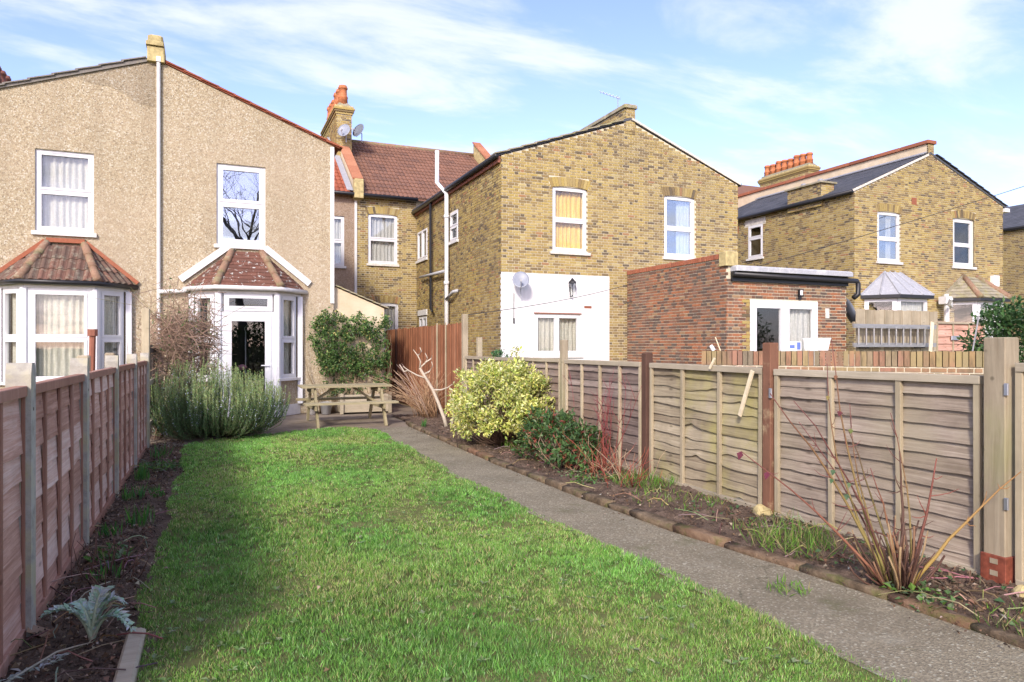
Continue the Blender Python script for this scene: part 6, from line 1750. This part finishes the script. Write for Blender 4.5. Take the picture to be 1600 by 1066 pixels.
for (a, z, pts) in ((-0.36, 0.86, [(-0.52, 0.92), (-0.66, 1.00), (-0.76, 1.07)]), (-0.47, 1.04, [(-0.45, 1.16), (-0.50, 1.26), (-0.58, 1.36)]), (-0.47, 1.04, [(-0.37, 1.14), (-0.34, 1.22), (-0.38, 1.30)]), (-0.40, 0.93, [(-0.30, 0.98), (-0.24, 1.08), (-0.26, 1.15)]),
                    (-0.24, 0.66, [(-0.10, 0.66), (0.02, 0.70), (0.10, 0.76)]), (0.20, 0.46, [(0.10, 0.58), (0.08, 0.68)]), (0.20, 0.46, [(0.30, 0.56), (0.36, 0.66)]), (-0.66, 1.00, [(-0.74, 0.98), (-0.82, 1.10)]), (-0.50, 1.26, [(-0.44, 1.33), (-0.47, 1.40)]), (-0.37, 1.14, [(-0.28, 1.20), (-0.26, 1.26)])):
    br.append(seg([fp(a, z)] + [fp(x, y, rng.uniform(-.06, .06)) for x, y in pts], 0.015, 0.007))
stems_obj('branches', br, fg, 6)

# ---- tan twiggy bush by the brown fence
tw = thing('twiggy_bush', (4.05, 13.7, 0), 'bare tan twiggy bush fanning out in front of the brown fence', 'bush')
rng = random.Random(15); st = []
for k in range(170):
    a = rng.gauss(-0.35, 0.55); z = rng.uniform(0.35, 0.95)
    p0 = Vector((4.02 + rng.gauss(0, .09), 13.7 + rng.gauss(0, .14), 0)); p1 = p0 + cr_ * a * rng.uniform(0.5, 1.1) + Vector((0, rng.gauss(0, .25), z))
    p1.x = min(p1.x, XF - 0.06)
    w_ = rng.uniform(0.7, 1.25)
    st.append((curve_pts(p0, p1, cr_ * a * -0.10 + Vector((0, 0, 0.06)), 6, 0.015, rng), [0.006, 0.0055, 0.005, 0.004, 0.003, 0.002], tuple(x * w_ for x in (0.36, 0.22, 0.12)), tuple(x * w_ for x in (0.46, 0.31, 0.18))))
for k in range(7):
    p0 = Vector((3.9, 13.5 + rng.gauss(0, .2), 0)); p1 = p0 + cr_ * rng.uniform(-0.75, -0.45) + Vector((0, rng.gauss(0, .2), rng.uniform(0.6, 1.15)))
    st.append((curve_pts(p0, p1, Vector((0, 0, 0.10)), 6, 0.015, rng), [0.008, 0.007, 0.006, 0.005, 0.004, 0.002], (0.38, 0.28, 0.2), (0.42, 0.30, 0.24)))
stuff(stems_obj('stems', st, tw, 4))
tuft(3.42, 11.9, 26, 0.04, 0.17, BU, [1, 1, 1], 'bulb_plant', 'single clump of bulb leaves at the far corner of the right bed', 0.012, 0.4, 'plant')

# ---- red-stemmed dogwood and low twigs before the mauve panel
rd = thing('red_dogwood', (4.0, 6.85, 0), 'thin red bare stems rising before the purplish fence panel', 'shrub')
rng = random.Random(16); st = []
for k in range(15):
    p0 = Vector((4.02 + rng.gauss(0, .06), 6.9 + rng.gauss(0, .22), 0)); h = rng.uniform(0.75, 1.22)
    p1 = p0 + Vector((rng.uniform(0, .15), rng.gauss(0, .25), h)); p1.x = min(p1.x, XF - 0.09)
    pts = curve_pts(p0, p1, (0, rng.gauss(0, .06), 0), 7, 0.010, rng)
    st.append((pts, [0.005, 0.0045, 0.004, 0.0035, 0.003, 0.0025, 0.0015], (0.26, 0.075, 0.05), (0.20, 0.05, 0.06)))
    for _ in range(3):
        i = rng.randint(2, 5); st.append((curve_pts(pts[i], pts[i] + Vector((rng.uniform(-.1, .03), rng.gauss(0, .15), rng.uniform(0.08, 0.3))), (0, 0, 0.01), 4, 0.006, rng), [0.003, 0.0025, 0.002, 0.001], (0.24, 0.06, 0.06), (0.20, 0.05, 0.06)))
for k in range(110):
    p0 = Vector((3.92 + rng.gauss(0, .12), 6.7 + rng.gauss(0, .38), 0)); p1 = p0 + Vector((rng.gauss(-0.08, .14), rng.gauss(0, .22), rng.uniform(0.12, 0.48))); p1.x = min(p1.x, XF - 0.09)
    c0 = rng.choice([(0.34, 0.10, 0.055), (0.28, 0.07, 0.05), (0.42, 0.30, 0.19), (0.30, 0.16, 0.09)])
    st.append((curve_pts(p0, p1, (rng.gauss(0, .04), rng.gauss(0, .04), 0), 5, 0.01, rng), [0.0045, 0.004, 0.0035, 0.003, 0.0015], c0, c0))
stuff(stems_obj('stems', st, rd, 4))

# ---- coppiced shrub in the near right bed
dg = thing('cut_shrub', (3.66, 2.84, 0), 'hard pruned shrub with upright red and olive stems in the near right bed', 'shrub')
rng = random.Random(17); st = []; B0 = Vector((3.64, 2.84, 0))
olive, red, brown = (0.27, 0.24, 0.07), (0.16, 0.055, 0.045), (0.10, 0.055, 0.038)
dgp = []
long_ = [(-0.34, 1.44, 0.14, olive, red, 0.0075, -0.05), (-0.30, 1.30, 0.28, olive, red, 0.0065, -0.10), (-0.74, 1.13, 0.05, olive, red, 0.0085, 0.06), (-0.62, 1.10, -0.02, brown, red, 0.0065, 0.08), (-0.92, 0.80, 0.0, (0.30, 0.14, 0.08), red, 0.0075, 0.07),
         (-0.50, 0.95, 0.20, brown, red, 0.006, 0.05), (0.66, 0.70, -0.04, (0.34, 0.24, 0.06), (0.28, 0.15, 0.06), 0.010, -0.04), (0.02, 0.80, 0.05, brown, brown, 0.011, 0.02), (0.20, 0.76, 0.0, brown, (0.22, 0.07, 0.05), 0.0095, 0.03),
         (-0.15, 1.05, 0.3, olive, red, 0.006, -0.06), (-0.24, 0.90, 0.12, olive, brown, 0.007, 0.02), (0.06, 1.0, 0.22, olive, red, 0.006, 0.05), (-0.2, 0.72, -0.05, (0.32, 0.20, 0.08), red, 0.007, 0.03)]
for (a, z, b, c0, c1, r, bend) in long_:
    p1 = B0 + cr_ * a + Vector((0.393, 0.92, 0)) * b + Vector((0, 0, z))
    p0 = B0 + cr_ * (a * 0.10) + Vector((rng.gauss(0, .02), rng.gauss(0, .02), 0))
    pts = curve_pts(p0, p1, cr_ * bend, 8, 0.006, rng)
    for q in pts: q.x = min(q.x, XF - 0.09)
    dgp.append(pts)
    st.append((pts, [1.3 * r * (1 - 0.75 * i / 7) for i in range(8)], c0, c1))
    for _ in range(5):
        i = rng.randint(3, 6); e = pts[i] + cr_ * rng.gauss(0, .07) + Vector((0, 0, rng.uniform(-0.02, 0.12))); e.x = min(e.x, XF - 0.07)
        st.append((curve_pts(pts[i], e, (0, 0, -0.01), 4, 0.004, rng), [r * 0.4, r * 0.3, r * 0.25, r * 0.12], c1, c1))
for k in range(70):
    a = rng.uniform(0, 6.28); q = rng.random()
    p0 = B0 + Vector((0.10 * math.cos(a) * q, 0.10 * math.sin(a) * q, 0)); h = rng.uniform(0.10, 0.42)
    p1 = p0 + Vector((0.20 * math.cos(a) * q, 0.20 * math.sin(a) * q, h))
    c0 = rng.choice([brown, brown, (0.20, 0.11, 0.06), (0.30, 0.21, 0.11), (0.10, 0.05, 0.035)]); r = rng.uniform(0.003, 0.008)
    st.append((curve_pts(p0, p1, (rng.gauss(0, .015), rng.gauss(0, .015), 0), 4, 0.005, rng), [r, r * 0.95, r * 0.85, r * 0.75], c0, c0))
stuff(stems_obj('stems', st, dg, 6))
LPp = [dgp[k][i] for k, i in ((0, 5), (1, 6), (4, 7), (4, 6), (0, 6), (5, 5), (5, 4), (2, 4), (3, 4), (9, 6))]
leaf_obj('leaves', LPp, [(-.5, -.3, -.6)] * 10, [(-.6, -.7, .4)] * 10, [0.045, 0.04, 0.06, 0.055, 0.04, 0.045, 0.05, 0.04, 0.04, 0.045], [0.03, 0.025, 0.04, 0.035, 0.025, 0.03, 0.035, 0.025, 0.025, 0.03],
         [(0.16, 0.05, 0.05), (0.28, 0.22, 0.07), (0.16, 0.04, 0.055), (0.17, 0.04, 0.06), (0.24, 0.12, 0.06), (0.10, 0.17, 0.08), (0.13, 0.20, 0.10), (0.09, 0.16, 0.07), (0.14, 0.20, 0.09), (0.17, 0.20, 0.06)], 'leaf', dg)

# ---- silver cardoon at bottom left
cd = thing('cardoon', (-0.52, 3.86, 0), 'silvery toothed thistle plant in the near left bed', 'plant')
rng = random.Random(19)
def cardoon_leaf(az, length, rise, droop, w):
    d = Vector((math.cos(az), math.sin(az), 0)); sd = Vector((-d.y, d.x, 0))
    K = 14; mid = []
    for i in range(K + 1):
        t_ = i / K
        mid.append(Vector((-0.52, 3.86, 0.0)) + d * (length * (0.12 * t_ + 0.88 * t_ ** 1.5)) + Vector((0, 0, rise * math.sin(min(1.0, t_ * 1.15) * math.pi * 0.5) - droop * t_ ** 3)))
    mb = MB(); mb.col = (0.36, 0.41, 0.26); mb.tube(mid, [0.011 * (1 - 0.85 * i / K) + 0.0015 for i in range(K + 1)], 6)
    stem = mb.build('leaf_stalk', 'stem', cd, True)
    P, D, N_, L, W, Cc = [], [], [], [], [], []
    for i in range(3, K + 1):
        t_ = i / K; d_ = (mid[i] - mid[i - 1]).normalized(); nrm = sd.cross(d_).normalized()
        nrm = nrm if nrm.z > 0 else -nrm
        size = w * math.sin(min(1, (t_ - 0.12) * 1.05) * math.pi) ** 0.7 + 0.012
        for s_ in (-1, 1):
            base_d = sd * s_ * 0.9 + d_ * 0.55 + nrm * 0.22
            for q in (0.0, 0.38, -0.34):
                P.append(mid[i] + sd * s_ * 0.003); D.append(base_d + d_ * q + nrm * rng.uniform(-.25, .25)); N_.append(nrm + sd * s_ * rng.uniform(-.4, .1)); L.append(size * rng.uniform(0.75, 1.1) * (1 if q == 0 else 0.72)); W.append(size * 0.48)
                Cc.append([x * rng.uniform(0.85, 1.12) for x in rng.choice([(0.48, 0.58, 0.49), (0.56, 0.65, 0.58), (0.40, 0.52, 0.36)])])
    P.append(mid[-1]); D.append(d + Vector((0, 0, -0.5))); N_.append(Vector((0, 0, 1))); L.append(w * 0.6); W.append(w * 0.3); Cc.append((0.40, 0.47, 0.41))
    leaf_obj('leaf_blade', P, D, N_, L, W, Cc, 'matt_leaf', cd, 0.2)
for az, ln_, ri, dr, w in ((R(192), 0.19, 0.20, 0.03, 0.045), (R(15), 0.13, 0.21, 0.05, 0.052), (R(-20), 0.18, 0.17, 0.11, 0.052), (R(60), 0.09, 0.22, 0.0, 0.052), (R(140), 0.12, 0.18, 0.01, 0.042)):
    cardoon_leaf(az, ln_, ri, dr, w)
# curled dead leaf beside it, withered stalk in front
rs = np.random.RandomState(9)
dl = MB(); dl.col = (0.24, 0.15, 0.09); V_, F_ = [], []
for i in range(7):
    for j in range(4):
        a = (i / 6 - 0.5) * 2.4; V_.append((-0.74 + 0.07 * math.sin(a) , 4.02 + 0.035 * (j - 1.5) + 0.01 * math.sin(i), 0.075 - 0.06 * math.cos(a) + 0.012 * math.sin(j * 2 + i)))
dl.add(V_, [(i * 4 + j, i * 4 + j + 1, i * 4 + j + 5, i * 4 + j + 4) for i in range(6) for j in range(3)])
tag(dl.build('dead_leaf', 'stem', None, True), 'large curled brown dead leaf beside the silver plant', 'leaf')
rng = random.Random(23); st = []
for k in range(26):
    p0 = Vector((-0.60 + rng.gauss(0, .09), 5.0 + rng.gauss(0, .28), 0)); p1 = p0 + Vector((rng.gauss(0, .08), rng.gauss(0, .1), rng.uniform(0.10, 0.30)))
    st.append((curve_pts(p0, p1, (rng.gauss(0, .02), 0, 0), 4, 0.008, rng), [0.004, 0.0035, 0.003, 0.0015], (0.10, 0.055, 0.04), (0.17, 0.09, 0.06)))
wt_ = thing('withered_plant', (-0.6, 5.0, 0), 'withered dark brown stalks in the left bed', 'plant'); stuff(stems_obj('stems', st, wt_, 4))
st = []
p0 = Vector((-0.82, 3.35, 0.03)); 
st.append((curve_pts((-0.80, 3.40, 0.03), (-0.50, 3.72, 0.05), (0, 0, 0.03), 6, 0.006, rng), [0.006, 0.006, 0.005, 0.005, 0.004, 0.003], (0.36, 0.36, 0.28), (0.28, 0.22, 0.15)))
wo_ = thing('fallen_leaf_stalk', (-0.65, 3.55, 0), 'grey withered thistle leaf lying on the near left soil', 'leaf'); stems_obj('stalk', st, wo_, 5)
n = 70; t_ = rs.rand(n)
leaf_obj('leaf_blade', np.stack([-0.80 + 0.22 * t_, 3.40 + 0.24 * t_, 0.035 + 0.02 * rs.rand(n)], 1), unit(rs, n) * np.array([1, 1, 0.3]), np.tile([0, 0, 1.0], (n, 1)), rs.uniform(0.02, 0.05, n), rs.uniform(0.008, 0.02, n), pick(rs, n, [(0.38, 0.40, 0.33), (0.46, 0.46, 0.42)], [1, 1]), 'matt_leaf', wo_)
# ivy over the near bed
rs = np.random.RandomState(14); n = 140
P = np.stack([rs.uniform(3.58, 4.2, n), rs.uniform(1.9, 5.0, n), rs.uniform(0.01, 0.07, n)], 1)
stuff(tag(leaf_obj('ivy', P, unit(rs, n) * np.array([1, 1, 0.3]), np.array([0, 0, 1.0]) + 0.5 * unit(rs, n), rs.uniform(0.025, 0.055, n), rs.uniform(0.02, 0.045, n), pick(rs, n, [(0.07, 0.14, 0.05), (0.11, 0.19, 0.07), (0.17, 0.20, 0.09)], [2, 2, 1]), 'leaf'), 'ivy and weeds creeping over the right bed', 'ivy'))

# ================================================================== bare street tree behind the camera (seen in the window's reflection)
def bare_tree(x, y, label, seed, H_=14.0, fork=8.3, r0=0.30):
    """tapered trunk, limbs and fine twigs; returns the thing so that it can be copied"""
    root = thing('bare_tree', (0, 0, 0), label, 'tree')
    rng = random.Random(seed); tr, brs = [], []
    def grow(p, d, L, r, lev):
        pts = [p]; q = p; dd = d.normalized()
        ns = 5 if lev < 3 else 3
        for i in range(ns):
            dd = (dd + Vector((rng.gauss(0, .11), rng.gauss(0, .11), 0.05 if lev else 0.0))).normalized(); q = q + dd * (L / ns); pts.append(q)
        rad = [r * (1 - 0.45 * i / ns) for i in range(ns + 1)]
        (tr if lev == 0 else brs).append((pts, rad, (0.075, 0.06, 0.05), (0.085, 0.07, 0.055)))
        if lev >= 5: return
        nb = 5 if lev == 0 else (3 if lev < 3 else 4)
        for k in range(nb):
            a = rng.uniform(0, 6.28) if lev else k * 6.28 / nb + rng.uniform(-.3, .3)
            tilt = rng.uniform(0.35, 0.8)
            perp = Vector((math.cos(a), math.sin(a), 0.1))
            i = ns if k == 0 or lev == 0 else rng.randint(1, ns)
            grow(pts[i], dd * (1 - tilt * 0.4) + perp * tilt, L * rng.uniform(0.55, 0.75) if lev else H_ * 0.25, max(0.008, rad[i] * rng.uniform(0.5, 0.72)), lev + 1)
    grow(Vector((0, 0, 0)), Vector((0.02, 0, 1)), fork, r0, 0)
    stems_obj('trunk', tr, root, 8); stuff(stems_obj('branches', brs, root, 4))
    root.location = (x, y, 0)
    return root
bt = bare_tree(1.75, -11.0, 'tall bare winter tree behind the viewer, mirrored in the upstairs window', 5)

# ---- unseen evergreen hedge added behind the viewer to darken what the ground floor glass mirrors
for k, xx in enumerate((-3.2, -0.6, 2.0, 4.6, 7.2)):
    leafy('added_hedge_bush', ['added unseen hedge bush behind the viewer, leftmost', 'added unseen hedge bush behind the viewer, second from left', 'added unseen hedge bush behind the viewer, middle one', 'added unseen hedge bush behind the viewer, fourth from left', 'added unseen hedge bush behind the viewer, rightmost'][k],
          (xx, -7.5, 1.3), (1.5, 0.9, 1.4), 160, 14, 0.3, 0.22, [(0.04, 0.08, 0.03), (0.06, 0.11, 0.04), (0.05, 0.09, 0.03)], [1, 1, 1], 'matt_leaf', 90 + k, cat='hedge')
